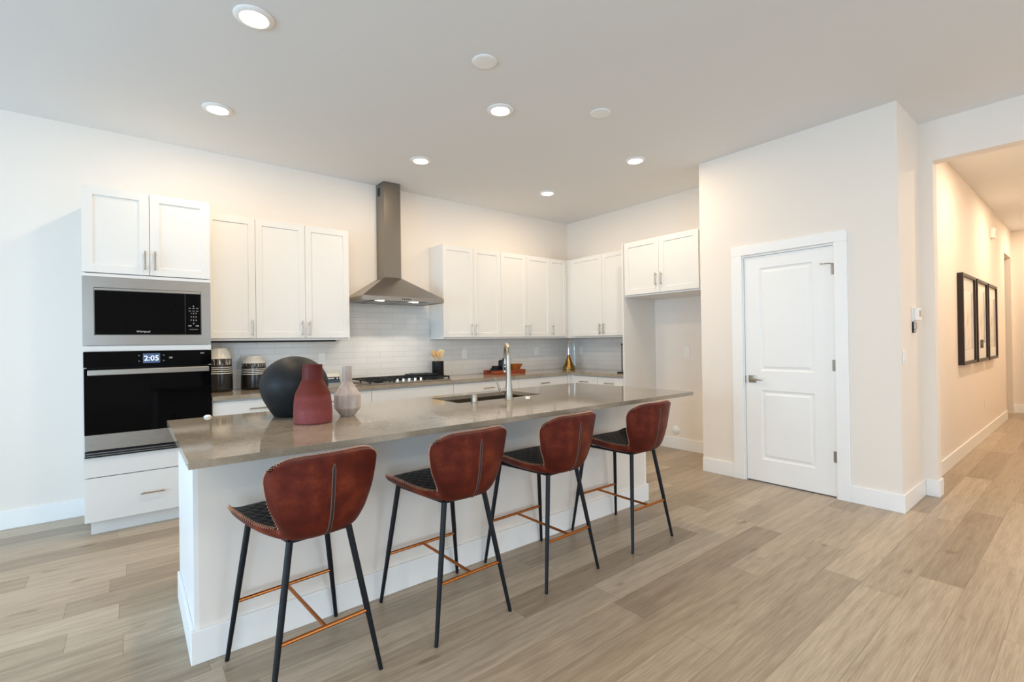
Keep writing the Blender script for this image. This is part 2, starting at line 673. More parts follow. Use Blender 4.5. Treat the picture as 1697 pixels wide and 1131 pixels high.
# pantry closet: front wall with the door opening, side wall
DY0, DY1, DZ = 2.112, 1.362, 2.072
w = MB()
w.box(XP, XP + .115, DY0, YP0, 0, ZC).box(XP, XP + .115, YP1, DY1, 0, ZC).box(XP, XP + .115, DY1, DY0, DZ, ZC)
struct(w.build('wall_pantry_front', M['wall']))
struct(MB().box(XP + .115, XR, YP0 - .115, YP0, 0, ZC).build('wall_pantry_left', M['wall']))
struct(MB().box(XP + .115, XO, YP1, YP1 + .115, 0, ZC).build('wall_pantry_right', M['wall']))
# wall with the cased hall opening
OY1 = -.55
w = MB().box(XO, XO + .13, YO, YP1 + .115, 0, ZC).box(XO, XO + .13, OY1, YO, ZH, ZC).box(XO, XO + .13, YF, OY1, 0, ZC)
struct(w.build('wall_hall_opening', M['wall']))
# hall
HX0, HX1, HZ = 10.66, 11.5, 2.60
w = MB().box(XO + .13, HX0, YHL, YHL + .13, 0, ZC).box(HX0, HX1, YHL, YHL + .13, HZ, ZC).box(HX1, XHE, YHL, YHL + .13, 0, ZC)
struct(w.build('wall_hall_left', M['wall']))
struct(MB().box(XHE, XHE + .15, -.8, 2.6, 0, ZC).build('wall_hall_end', M['wall']))
struct(MB().box(XO + .13, XHE, -.75, -.6, 0, ZC).build('wall_hall_right', M['wall']))
struct(MB().box(9.6, XHE, 2.4, 2.5, 0, ZC).build('wall_side_passage', M['wall']))
struct(MB().box(9.5, 9.6, YHL + .13, 2.5, 0, ZC).build('wall_side_passage_left', M['wall']))


def wall_holes(axis, c0, c1, a0, a1, holes, name):
    """wall slab with window openings (a0,a1,z0,z1) beyond the frame"""
    w = MB()
    def bx(p, q, z0, z1):
        if q - p < 1e-4 or z1 - z0 < 1e-4:
            return
        if axis == 'x':
            w.box(c0, c1, p, q, z0, z1)
        else:
            w.box(p, q, c0, c1, z0, z1)
    cur = a0
    for (h0, h1, z0, z1) in holes:
        bx(cur, h0, 0, ZC)
        bx(h0, h1, 0, z0)
        bx(h0, h1, z1, ZC)
        cur = h1
    bx(cur, a1, 0, ZC)
    return struct(w.build(name, M['wall']))


LH = [(-.2, 3.4, .05, 2.5)]
RH = [(-4.2, -1.3, .35, 2.55), (2.0, 4.2, .35, 2.55)]
wall_holes('x', XL - .15, XL, YF, YB, LH, 'wall_left')
wall_holes('y', YF - .15, YF, XL, XO, RH, 'wall_front')
# window frames with mullions in those openings
def wframe(axis, c, h, n, name):
    w = MB()
    a0, a1, z0, z1 = h
    def bx(p, q, s, e):
        if axis == 'x':
            w.box(c - .03, c + .03, p, q, s, e)
        else:
            w.box(p, q, c - .03, c + .03, s, e)
    t = .05
    bx(a0, a1, z0, z0 + t); bx(a0, a1, z1 - t, z1)
    for i in range(n + 1):
        p = a0 + (a1 - a0 - t) * i / n
        bx(p, p + t, z0 + t, z1 - t)
    return struct(w.build(name, M['trim']))
wframe('x', XL - .08, LH[0], 3, 'window_1')
wframe('y', YF - .08, RH[0], 3, 'window_2')
wframe('y', YF - .08, RH[1], 2, 'window_3')

# baseboards
BH, BT = .135, .014
def bb(name, *boxes):
    w = MB()
    for (x0, x1, y0, y1) in boxes:
        w.box(x0, x1, y0, y1, 0, BH, .003)
    return struct(w.build(name, M['trim']))
bb('baseboard_back', (XL, -.262, YB - BT, YB - .0005))
bb('baseboard_alcove', (XR - BT, XR - .0005, YP0 + .001, 3.51))
bb('baseboard_pantry_front', (XP - BT, XP - .0005, 2.207, YP0 - .0), (XP - BT, XP - .0005, YP1 - BT, 1.276))
bb('baseboard_pantry_right', (XP, XO - .001, YP1 - BT, YP1 - .0005))
bb('baseboard_opening', (XO - BT, XO - .0005, YO - BT, YP1 - BT - .001), (XO, XO + .13, YO - BT, YO - .0005))
bb('baseboard_hall_left', (XO + .13, HX0, YHL - BT, YHL - .0005))
bb('baseboard_hall_end', (XHE - BT, XHE - .0005, -.6, 2.39), (HX1, XHE - BT, YHL - BT, YHL - .0005))
bb('baseboard_left', (XL + .0005, XL + BT, 3.42, YB - BT), (XL + .0005, XL + BT, YF, -.22))

# backsplash
TS = .008
w = MB().box(.502, 4.78, YB - TS, YB - .0005, .9145, 1.352).box(1.722, 2.772, YB - TS, YB - .0005, 1.352, 1.757)
w.box(4.78, XR - TS, YB - TS, YB - .0005, .9145, 1.352)
struct(w.build('wall_tile_backsplash', M['tile']))
struct(MB().box(XR - TS, XR - .0005, 3.534, YB - TS - .0005, .9145, 1.352).build('wall_tile_backsplash_right', M['tile']))

# ------------------------------------------------------------------ pantry door (structure with parts)
dr = bpy.data.objects.new('door_1', None)
COL.objects.link(dr)
dr.location = (XP, DY0, 0)
dr.rotation_euler = (0, 0, -PI / 2)
struct(dr)
dr['label'] = 'white two-panel pantry door with casing'
DW = DY0 - DY1      # local x runs from the latch side to the hinge side
w = MB()
w.box(-.095, .004, -.018, -.0005, 0, DZ + .004, .004).box(DW - .004, DW + .086, -.018, -.0005, 0, DZ + .004, .004)
w.box(-.095, DW + .086, -.018, -.0005, DZ + .004, DZ + .093, .004)
w.build('door_casing', M['trim'], dr)
w = MB().box(0.0005, .014, 0, .114, .0, DZ - .0005).box(DW - .014, DW - .0005, 0, .114, 0, DZ - .0005).box(.014, DW - .014, 0, .114, DZ - .014, DZ - .0005)
w.box(.014, .024, .055, .075, 0, DZ - .014).box(DW - .024, DW - .014, .055, .075, 0, DZ - .014)
w.build('door_jamb', M['trim'], dr)
lx0, lx1, lz0, lz1 = .018, DW - .017, .014, 2.055
w = MB().slab(lx0, lx1, lz0, lz1, .035, [(.15, .215, .588, .84), (.15, 1.015, .588, 1.945)],
              [(.004, .006), (.016, .010), (.026, .009), (.042, .002)], y=.010)
leaf = w.build('door_leaf', M['trim'], dr)
MB().box(.024, DW - .024, .056, .113, .0005, .010).build('door_gap_strip', M['dark'], dr)  # near-black strip standing in for the gap under the leaf
for hz in (1.865, 1.08, .337):
    h = MB().tube([(DW - .015, .002, hz - .045), (DW - .015, .002, hz + .045)], .007, 10)
    h.box(DW - .032, DW - .003, .004, .0095, hz - .044, hz + .044)
    h.build('door_hinge', M['nickel'], dr, True)
MB().tube([(DW - .015, .0, 1.905), (DW - .03, -.03, 1.908), (DW - .085, -.045, 1.908)], .004, 8).lathe([(.008, -.052), (.008, -.04)], (DW - .085, 0, 1.908), 10, 'y').build('door_stop_pin', M['nickel'], dr, True)
w = MB().box(.045, .110, .002, .0095, .905, .972, .002)
w.tube([(.077, .004, .938), (.077, -.038, .938)], .011, 14)
w.box(.066, .185, -.048, -.036, .929, .946, .004)
w.build('door_handle', M['nickel'], dr, True)
MB().box(.0145, .020, .000, .030, .90, .965).build('strike_plate', M['nickel'], dr)

# ------------------------------------------------------------------ cabinets
RAIL = .058
SH = [(.003, .007)]


def pull(parent, cx, cz, L, vertical, y=0):
    """bar pull standing off a door face that looks along -y"""
    w = MB()
    r = .0055
    h = L / 2
    if vertical:
        w.tube([(cx, y - .030, cz - h), (cx, y - .030, cz + h)], r, 10)
        for s in (-1, 1):
            w.tube([(cx, y - .030, cz + s * h * .72), (cx, y + .001, cz + s * h * .72)], .0045, 8)
    else:
        w.tube([(cx - h, y - .030, cz), (cx + h, y - .030, cz)], r, 10)
        for s in (-1, 1):
            w.tube([(cx + s * h * .72, y - .030, cz), (cx + s * h * .72, y + .001, cz)], .0045, 8)
    return w.build('handle', M['nickel'], parent, True)


def shaker(parent, x0, x1, z0, z1, hx=None, hz=None, y=0, name='door', rail=RAIL):
    g = .0015
    w = MB().slab(x0 + g, x1 - g, z0 + g, z1 - g, .019, [(x0 + rail, z0 + rail, x1 - rail, z1 - rail)], SH, y)
    d = w.build(name, M['cab'], parent)
    if hx is not None:
        pull(d, hx, hz, .14, True, y)
    return d


def flat_front(parent, x0, x1, z0, z1, handle=True, y=0, L=.14):
    g = .0015
    d = MB().box(x0 + g, x1 - g, y, y + .019, z0 + g, z1 - g, .002).build('drawer', M['cab'], parent)
    if handle:
        pull(d, (x0 + x1) / 2, (z0 + z1) / 2, L, False, y)
    return d


def carcass(parent, W_, D, z0, z1, y0=.0195, t=.018):
    w = MB().box(0.0005, t, y0, D, z0, z1).box(W_ - t, W_ - .0005, y0, D, z0, z1)
    w.box(t, W_ - t, y0, D, z0, z0 + t).box(t, W_ - t, y0, D, z1 - t, z1).box(t, W_ - t, D - .006, D, z0 + t, z1 - t)
    return w.build('cabinet_body', M['cab'], parent)


YU = 4.699
UD = YB - YU - .001
U0, U1 = 1.355, 2.440


def upper(label, x0, seams, x1, handles, loc, rz, D=UD, z0=U0, z1=U1, dz0=1.374, dz1=2.434, group='white upper wall cabinets', hz=1.465, ext=0, rail=.055):
    """handles: per door, 'l' or 'r' side of the pull"""
    t = thing('wall_cabinet', label, 'cabinet', (*loc, z0), rz, group)
    W_ = x1 - x0
    carcass(t, W_ + ext, D, 0, z1 - z0)
    xs = [0] + [s - x0 for s in seams] + [W_]
    for i, hs in enumerate(handles):
        a, b = xs[i], xs[i + 1]
        hx = (a + .032) if hs == 'l' else (b - .032)
        shaker(t, a, b, dz0 - z0, dz1 - z0, hx, hz - z0, rail=rail)
    return t


BLAB = 'white shaker wall cabinet '
t = upper(BLAB + 'with one tall door, touching the oven tower', .499, [], .873, ['r'], (.499, YU), 0)
t2 = upper(BLAB + 'with two doors, just left of the range hood', .873, [1.292], 1.706, ['r', 'l'], (.873, YU), 0, ext=.008)
for tt, a, b in ((t, .02, .37), (t2, .0, .71)):
    MB().box(a, b, .05, .12, -.016, -.0005).build('under_cabinet_light_bar', M['blackplastic'], tt)
upper(BLAB + 'with two doors, just right of the range hood', 2.779, [3.197], 3.608, ['r', 'l'], (2.779, YU), 0)
upper(BLAB + 'with two doors above the wooden tray', 3.608, [4.032], 4.448, ['r', 'l'], (3.608, YU), 0)
t = upper(BLAB + 'with one narrow door in the corner', 4.448, [], 4.756, ['l'], (4.448, YU), 0, rail=.05)
MB().box(.3085, .342, .012, .03, 0, U1 - U0).build('corner_filler', M['cab'], t)
XU = 4.7694
# right-hand wall: local x runs towards the camera (-Y), depth +X
t = upper(BLAB + 'with two doors between the corner and the fridge alcove', 0, [.56], 1.095, ['r', 'l'], (XU, 4.630), -PI / 2, D=XR - XU - .001)
MB().box(-.081, -.001, .022, .04, 0, U1 - U0).build('corner_filler', M['cab'], t)

XF = 4.5012
t = thing('wall_cabinet', 'short white two-door cabinet over the empty fridge alcove', 'cabinet', (XF, 3.513, 1.812), -PI / 2, 'white upper wall cabinets')
FW = 3.513 - 2.5555
carcass(t, FW, XR - XF - .001, 0, 2.440 - 1.812)
shaker(t, .012, .476, .018, .622, .476 - .034, .165)
shaker(t, .476, FW - .016, .018, .622, .476 + .034, .165)
o = MB().box(4.495, XR - .001, 3.5135, 3.5315, 0.0005, 2.440).build('fridge_panel', M['cab'])
tag(o, 'tall white end panel beside the empty fridge alcove', 'cabinet panel')

# oven tower
YT, TX0, TX1 = 4.39, -.253, .4975
TW = TX1 - TX0
t = thing('oven_tower_cabinet', 'tall white cabinet tower holding the microwave and wall oven', 'cabinet', (TX0, YT, 0))
TD = YB - YT - .001
w = MB().box(0, .018, .0195, TD, .10, 2.438).box(TW - .018, TW, .0195, TD, .10, 2.438).box(.018, TW - .018, TD - .008, TD, .10, 2.438)
w.box(.018, TW - .018, .0195, TD - .008, 2.42, 2.438).box(0.018, TW - .018, .003, TD - .008, 1.8075, 1.830)
w.box(.018, TW - .018, .003, TD - .008, 1.2835, 1.3225).box(.018, TW - .018, .003, TD - .008, .41, .5465).box(.018, TW - .018, .0195, TD - .008, .10, .118)
w.box(0, .018, .003, .0195, .41, .5465).box(TW - .018, TW, .003, .0195, .41, .5465).box(0, .018, .003, .0195, 1.2835, 1.3225).box(TW - .018, TW, .003, .0195, 1.2835, 1.3225)
w.box(0, .018, .003, .0195, 1.8075, 1.83).box(TW - .018, TW, .003, .0195, 1.8075, 1.83)
w.build('cabinet_body', M['cab'], t)
MB().box(.03, TW, .07, .085, 0.0005, .10).box(.03, .045, .085, TD, .0005, .10).build('toe_kick', M['cab'], t)
shaker(t, 0, .374, 1.834, 2.437, .374 - .028, 1.94)
shaker(t, .374, TW, 1.834, 2.437, .374 + .031, 1.94)
flat_front(t, 0, TW, .10, .406)

# microwave
mw = thing('microwave', 'built-in stainless microwave with black glass door above the wall oven', 'microwave', (TX0, YT, 1.324))
MW, MH = TW, 1.806 - 1.324
ix0, ix1, iz0, iz1 = .061, .688, .073, .408
w = MB()
w.slab(0.001, MW - .001, 0.001, MH - .001, .022, [(ix0, iz0, ix1, iz1)], [(.002, .010)], y=-.004)
w.build('trim_frame', M['steel'], mw)
MB().box(.02, MW - .02, .0195, .45, .002, MH - .002).build('oven_cavity', M['blackplastic'], mw)
MB().box(ix0 + .004, .584, -.004, .0055, iz0 + .004, iz1 - .022).build('glass_door', M['blackglass'], mw)
cp = MB().box(.586, ix1 - .004, -.004, .0055, iz0 + .004, iz1 - .022).build('control_panel', M['blackglass'], mw)
MB().box(ix0 + .004, ix1 - .004, -.010, .0055, iz1 - .020, iz1 - .004, .002).build('handle_strip', M['steel'], mw)
M['print'] = simple('white_print', srgb(214, 214, 214), .5)
M['printgrey'] = simple('grey_print', srgb(140, 140, 142), .5)
RX = (PI / 2, 0, 0)
words_mesh('logo', 'Whirlpool', .019, M['print'], mw, (.332, -.0045, iz0 + .026), RX)
pcx = (.586 + ix1 - .004) / 2 + .003
for row, txt in ((.196, '1  2  3'), (.170, '4  5  6'), (.143, '7  8  9'), (.118, '0')):
    words_mesh('keypad_print', txt, .015, M['print'], cp, (pcx, -.0045, iz0 + row - .03), RX)
for row in (.205, .184):
    kk = MB()
    for c in (-.024, 0, .024):
        kk.box(pcx + c - .007, pcx + c + .007, -.0046, -.0039, iz0 + row - .002, iz0 + row + .003)
    kk.build('keypad_print', M['printgrey'], cp)
kk = MB().box(pcx - .034, pcx - .014, -.0046, -.0039, iz0 + .066, iz0 + .076).box(pcx + .014, pcx + .034, -.0046, -.0039, iz0 + .066, iz0 + .076).box(pcx - .028, pcx + .028, -.0046, -.0039, iz0 + .042, iz0 + .045)
kk.build('keypad_print', M['printgrey'], cp)
MB().lathe([(.0035, -.0046), (.0035, -.0039)], (pcx, 0, iz0 + .222), 10, 'y').build('status_light', M['print'], cp)

# wall oven
ov = thing('wall_oven', 'black glass wall oven showing 2:05 below the microwave', 'oven', (TX0, YT, .5475))
OW, OH = TW, 1.2825 - .5475
MB().box(.02, OW - .02, .0195, .55, .003, OH - .003).build('oven_cavity', M['blackplastic'], ov)
cpl = MB().box(.004, OW - .001, -.020, .019, 1.172 - .5475, OH - .001, .002).build('control_panel', M['blackglass'], ov)
dd = MB().box(.006, OW - .003, -.022, .019, .708 - .5475, 1.166 - .5475, .002).build('glass_door', M['blackglass'], ov)
w = MB().box(.006, OW - .003, -.022, .019, .598 - .5475, .707 - .5475, .002)
sp_ = w.build('lower_panel', M['steel'], ov)
w = MB()
for k in range(3):
    w.box(.006, OW - .003, -.018 + .004 * k, .019, .003 + .015 * k, .013 + .015 * k)
w.build('vent_grille', M['blackmetal'], ov)
MB().box(.007, OW - .004, -.020, -.0, .0135, .0175).box(.007, OW - .004, -.016, -.0, .0285, .0325).build('vent_trim', M['steel'], ov)
hd = MB().box(.027, OW - .022, -.068, -.050, 1.118 - .5475, 1.157 - .5475, .004)
for xx in (.06, OW - .06):
    hd.box(xx - .012, xx + .012, -.052, -.0215, 1.125 - .5475, 1.150 - .5475)
hd.build('handle', M['steel'], dd)
M['screen'] = emit('oven_display', (.10, .20, .42, 1), .42, (.01, .01, .012, 1))
M['digits'] = emit('oven_digits', (.85, .95, 1, 1), 1.6, (.01, .01, .012, 1))
scx = .124 - TX0 - .0
scz = 1.229 - .5475
sc_ = MB().box(scx - .050, scx + .050, -.0212, -.0195, scz - .034, scz + .034).build('display', M['screen'], cpl)
words_mesh('clock_digits', '2:05', .052, M['digits'], sc_, (scx, -.0218, scz - .002), RX)
for dx in (-.072, .072):
    for dz in (-.02, .02):
        MB().box(scx + dx - .004, scx + dx + .004, -.0206, -.0195, scz + dz - .003, scz + dz + .003).build('button', M['printgrey'], cpl)
MB().box(scx + .105, scx + .125, -.0206, -.0195, scz - .006, scz + .006).build('button', M['printgrey'], cpl)
MB().box(scx + .30, scx + .325, -.0206, -.0195, scz + .026, scz + .034).build('button', M['printgrey'], cpl)
words_mesh('logo', 'Whirlpool', .026, M['printgrey'], sp_, (.395, -.0226, .653 - .5475), RX)

# base cabinets, back run
YC = 4.363
XC = 4.467
CT0, CT1 = .880, .914
YBF = 4.388   # drawer-front plane
BD = YB - YBF - .001


def base_unit(label, x0, x1, loc, rz, D, drawer='h', doors=2, lfill=0):
    t = thing('base_cabinet', label, 'cabinet', (*loc, 0), rz, 'white base cabinets under the wall counter')
    W_ = x1 - x0
    w = MB().box(.0005, .018, .0195, D, .10, .8795).box(W_ - .018, W_ - .0005, .0195, D, .10, .8795).box(.018, W_ - .018, .0195, D, .10, .118)
    w.box(.018, W_ - .018, D - .006, D, .118, .8795).box(.018, W_ - .018, .0195, .04, .865, .8795)
    w.build('cabinet_body', M['cab'], t)
    MB().box(.0005, W_ - .0005, .075, .09, .0005, .0995).build('toe_kick', M['cab'], t)
    flat_front(t, 0.001, W_ - .001, .725, .866, drawer == 'h')
    if doors == 2:
        shaker(t, 0, W_ / 2, .104, .722, W_ / 2 - .03, .63)
        shaker(t, W_ / 2, W_, .104, .722, W_ / 2 + .03, .63)
    else:
        shaker(t, 0, W_, .104, .722, W_ - .03, .63)
    return t


base_unit('white base cabinet touching the oven tower under the two striped jars', .499, 1.155, (.499, YBF), 0, BD)
base_unit('white base cabinet between the striped jars and the cooktop', 1.155, 1.797, (1.155, YBF), 0, BD)
base_unit('white base cabinet under the gas cooktop, drawer front without a handle', 1.797, 2.708, (1.797, YBF), 0, BD, 'n')
base_unit('white base cabinet just right of the cooktop, behind the sink faucet', 2.708, 3.617, (2.708, YBF), 0, BD)
base_unit('white base cabinet under the wooden tray, next to the corner', 3.617, 4.436, (3.617, YBF), 0, BD)
XBF = 4.4915
t = base_unit('white base cabinet on the right-hand wall, next to the corner', 0, .420, (XBF, 4.345), -PI / 2, XR - XBF - .001, 'h', 1)
MB().box(-.042, -.001, .012, .03, .10, .8795).box(-.061, -.042, -.052, .03, .10, .8795).build('corner_filler', M['cab'], t)
base_unit('white base cabinet touching the tall fridge panel', 0, .391, (XBF, 3.9245), -PI / 2, XR - XBF - .001, 'h', 1)
# counter: one L-shaped slab
w = MB().prism([(.4995, YC), (XC, YC), (XC, 3.5325), (XR - TS - .001, 3.5325), (XR - TS - .001, YB - TS - .001), (.4995, YB - TS - .001)], CT0, CT1, bev=.002)
o = w.build('wall_countertop', M['quartz'])
tag(o, 'L-shaped greige quartz worktop along the tiled wall', 'countertop')

# ------------------------------------------------------------------ range hood
hd = thing('range_hood', 'stainless chimney range hood on the wall above the cooktop', 'range hood', (2.231, YB, 1.747))
hx, hy, cxx, cy_ = .457, -.489, .098, -.201
ytile = -TS - .002
lipz = .044
w = MB()
for pts in ([(-hx, hy, 0), (hx, hy, 0), (hx, hy, lipz), (-hx, hy, lipz)],
            [(-hx, ytile, 0), (-hx, hy, 0), (-hx, hy, lipz), (-hx, ytile, lipz)],
            [(hx, hy, 0), (hx, ytile, 0), (hx, ytile, lipz), (hx, hy, lipz)],
            [(hx, ytile, 0), (-hx, ytile, 0), (-hx, ytile, lipz), (hx, ytile, lipz)],
            [(-hx, hy, lipz), (hx, hy, lipz), (cxx, cy_, .275), (-cxx, cy_, .275)],
            [(-hx, ytile, lipz), (-hx, hy, lipz), (-cxx, cy_, .275), (-cxx, ytile, .275)],
            [(hx, hy, lipz), (hx, ytile, lipz), (cxx, ytile, .275), (cxx, cy_, .275)],
            [(hx, ytile, lipz), (-hx, ytile, lipz), (-cxx, ytile, .275), (cxx, ytile, .275)],
            [(-cxx, cy_, .275), (cxx, cy_, .275), (cxx, ytile, .275), (-cxx, ytile, .275)],
            [(-hx, hy, .006), (-hx, ytile, .006), (hx, ytile, .006), (hx, hy, .006)]):
    w.poly(pts)
bmesh.ops.remove_doubles(w.bm, verts=w.bm.verts, dist=1e-5)
w.build('canopy', M['steel'], hd)
ch = MB().box(-cxx + .001, cxx - .001, cy_ + .001, -.0015, .2755, ZC - 1.747 - .002, .002).build('chimney', M['steel_h'], hd)
w = MB()
w.box(-cxx - .0012, -cxx + .0005, -.105, -.045, 1.175, 1.262)
gr = w.build('vent_grille', M['blackmetal'], ch)
for s in (-1, 1):
    f = MB()
    f.box(.008 if s > 0 else -.30, .30 if s > 0 else -.008, hy + .09, -.06, .0, .005)
    f.build('filter', M['steel'], hd)
w = MB()
for k in range(5):
    w.box(-.04 + .022 * k, -.028 + .022 * k, hy - .003, hy, .016, .026)
w.build('control_button', M['blackplastic'], hd)
for lx in (-.245, .135):
    MB().lathe([(.032, -.004), (.032, .0055)], (lx, hy + .05, 0), 20).build('lamp', M['hoodglow'], hd)
    ld = bpy.data.lights.new('hood_lamp_light', 'SPOT')
    ld.energy = 5
    ld.color = (1, .93, .82)
    ld.spot_size = 1.9
    ld.shadow_soft_size = .03
    lo = bpy.data.objects.new('hood_lamp_light', ld)
    COL.objects.link(lo)
    lo.parent = hd
    lo.location = (lx, hy + .05, -.01)

# ------------------------------------------------------------------ gas cooktop
ct = thing('gas_cooktop', 'stainless five-knob gas cooktop with black grates', 'cooktop', (2.232, 4.66, CT1))
MB().box(-.457, .457, -.258, .262, .0005, .011, .004).build('tray', M['steel'], ct)


def grate(x0, x1, y0, y1, name='grate', plate=False, notch=0):
    w = MB()
    b = .006
    z0, z1 = .030, .044
    w.box(x0, x1, y0, y0 + 2 * b, z0, z1).box(x0, x1, y1 - 2 * b, y1, z0, z1)
    w.box(x0, x0 + 2 * b, y0 + 2 * b, y1 - 2 * b, z0, z1).box(x1 - 2 * b, x1, y0 + 2 * b, y1 - 2 * b, z0, z1)
    n = 3
    for i in range(1, n + 1):
        x = x0 + (x1 - x0) * i / (n + 1)
        w.box(x - .004, x + .004, y0 + 2 * b, y1 - 2 * b, z0 + .003, z1)
    ym = (y0 + y1) / 2
    w.box(x0 + 2 * b, x1 - 2 * b, ym - .005, ym + .005, z0 + .002, z1 - .001)
    for x in (x0 + b, x1 - b):
        for y in (y0 + b, ym, y1 - b):
            w.box(x - .006, x + .006, y - .006, y + .006, .0112, z0)
    g = w.build(name, M['iron'], ct)
    return g


grate(-.445, -.185, -.245, .245)
grate(-.181, .146, -.12, .245)
g = grate(.150, .445, -.245, .245)
w = MB().box(.156, .440, -.02, .235, .0445, .058, .004).box(.19, .406, .03, .19, .058, .064)
w.build('griddle_plate', M['blackmetal'], g)
for (bx_, by_, br) in ((-.3, .13, .04), (-.3, -.12, .045), (0, .08, .055), (.3, .13, .04), (.3, -.12, .045)):
    MB().lathe([(br, .0112), (br, .018), (br * .8, .020), (br * .8, .026), (.001, .027)], (bx_, by_, 0), 24).build('burner', M['blackmetal'], ct, True)
for k in range(5):
    kx = -.140 + .066 * k
    MB().lathe([(.021, .0112), (.021, .016), (.017, .018), (.016, .040), (.013, .042), (.001, .042)], (kx, -.205, 0), 20).build('knob', M['silver'], ct, True)

# ------------------------------------------------------------------ island
IX0, IX1, IY0, IY1 = .151, 3.305, 1.948, 3.142
IT0, IT1 = .887, .914
SX0, SX1, SY0, SY1 = 1.665, 2.40, 2.64, 3.015
isl = thing('kitchen_island', 'long island base with off-white painted sides and white trim', 'island', (1.73, 2.75, 0))
ox, oy = 1.73, 2.75
bx0, bx1, by0 = .197 - ox, 3.277 - ox, 2.361 - oy
MB().box(bx0 + .018, bx1 - .018, by0, by0 + .11, 0.0005, IT0 - .0005).build('front_panel', M['wall'], isl)
for a_ in (bx0, bx1 - .018):
    MB().box(a_, a_ + .018, by0, 3.10 - oy, 0.0005, IT0 - .0005).build('end_panel', M['trim'], isl)
w = MB().box(bx0 - .014, bx1 + .014, by0 - .015, by0 - .0005, 0.0005, .137, .003)
w.box(bx0 - .014, bx0 - .0005, by0, 3.04 - oy, .0005, .137, .003).box(bx1 + .0005, bx1 + .014, by0, 3.04 - oy, .0005, .137, .003)
w.build('baseboard', M['trim'], isl)
MB().box(bx0 + .02, bx1 - .02, 3.02 - oy, 3.03 - oy, .0005, .10).build('toe_kick', M['cab'], isl)
MB().box(bx0 + .02, bx1 - .02, by0 + .115, 3.07 - oy, .10, .118).box(bx0 + .02, SX0 - .08 - ox, by0 + .115, by0 + .125, .118, IT0 - .002).build('cabinet_body', M['cab'], isl)
nx = 6
for k in range(nx):
    a = bx0 + .02 + (bx1 - bx0 - .04) * k / nx
    b_ = bx0 + .02 + (bx1 - bx0 - .04) * (k + 1) / nx
    d = MB().box(a + .002, b_ - .002, 3.072 - oy, 3.090 - oy, .104, IT0 - .02, .002).build('door', M['cab'], isl)
# top with the sink cut-out
w = MB()
bm = w.bm
xs = [IX0, SX0, SX1, IX1]
ys = [IY0, SY0, SY1, IY1]
V = {}
for i, x in enumerate(xs):
    for j, y in enumerate(ys):
        for k, z in enumerate((IT0, IT1)):
            V[i, j, k] = bm.verts.new((x, y, z))
for i in range(3):
    for j in range(3):
        if (i, j) == (1, 1):
            continue
        for k in (0, 1):
            bm.faces.new([V[a] for a in ((i, j, k), (i + 1, j, k), (i + 1, j + 1, k), (i, j + 1, k))])
for i in range(3):
    for j in (0, 3):
        bm.faces.new([V[a] for a in ((i, j, 0), (i + 1, j, 0), (i + 1, j, 1), (i, j, 1))])
        bm.faces.new([V[a] for a in ((j, i, 0), (j, i + 1, 0), (j, i + 1, 1), (j, i, 1))])
for (a, b_) in (((1, 1), (2, 1)), ((2, 1), (2, 2)), ((2, 2), (1, 2)), ((1, 2), (1, 1))):
    bm.faces.new([V[(*a, 0)], V[(*b_, 0)], V[(*b_, 1)], V[(*a, 1)]])
es = [e for e in bm.edges if len(e.link_faces) == 2 and e.calc_face_angle(0) > 1]
bmesh.ops.bevel(bm, geom=es, offset=.0018, segments=2, affect='EDGES', profile=.5)
o = w.build('island_countertop', M['quartz'])
tag(o, 'long polished greige quartz island top with an undermount sink cut-out', 'countertop')

# sink
sk = thing('kitchen_sink', 'undermount stainless sink set in the island top', 'sink', ((SX0 + SX1) / 2, (SY0 + SY1) / 2, .69))
sx, sy = (SX1 - SX0) / 2 + .004, (SY1 - SY0) / 2 + .004
w = MB()
bm = w.bm
def ring(a, b, z):
    return [bm.verts.new((s * a, q * b, z)) for s, q in ((-1, -1), (1, -1), (1, 1), (-1, 1))]
R = [ring(sx + .02, sy + .02, .1962), ring(sx, sy, .1962), ring(sx, sy, .168), ring(sx - .012, sy - .012, .164), ring(sx - .014, sy - .014, .02), ring(sx - .03, sy - .03, .003), ring(.05, .05, .0005)]
for A, B in zip(R, R[1:]):
    for k in range(4):
        bm.faces.new((A[k], A[(k + 1) % 4], B[(k + 1) % 4], B[k]))
bm.faces.new(R[-1])
w.build('basin', M['sinksteel'], sk)
MB().lathe([(.045, .001), (.045, .004), (.03, .003), (.001, .002)], (0, 0, .0012), 24).build('drain', M['silver'], sk, True)

# faucet (spout arches away from the seats over the sink)
fc = thing('kitchen_faucet', 'tall brushed nickel gooseneck faucet on the island', 'faucet', (2.028, 2.57, IT1))
MB().lathe([(.029, .0005), (.029, .004), (.025, .012), (.025, .060), (.024, .085), (.020, .11), (.0165, .15), (.0155, .2)], (0, 0, 0), 24).build('body', M['nickel'], fc, True)
sa = math.radians(31)
fx, fy = math.sin(sa), math.cos(sa)      # the arch swings a little towards the pantry
Q = lambda d_, z: (fx * d_, fy * d_, z)
pts = [Q(0, .195), Q(0, .30)]
for k in range(1, 13):
    a = PI * k / 12
    pts.append(Q(.085 - .085 * math.cos(a), .30 + .075 * math.sin(a)))
pts += [Q(.171, .285), Q(.172, .272)]
MB().tube(pts, [.0158, .0148] + [.0142] * 12 + [.013, .0125], 16).build('spout', M['nickel'], fc, True)
hx_, hy_, _ = Q(.172, 0)
sh = MB().lathe([(.0115, .271), (.0125, .258), (.0165, .22), (.0190, .185), (.0190, .176), (.001, .176)], (hx_, hy_, 0), 20).build('spray_head', M['nickel'], fc, True)
bx2, by2 = hx_ - rt0.x * .004 - fw.x * .0175, hy_ - rt0.y * .004 - fw.y * .0175
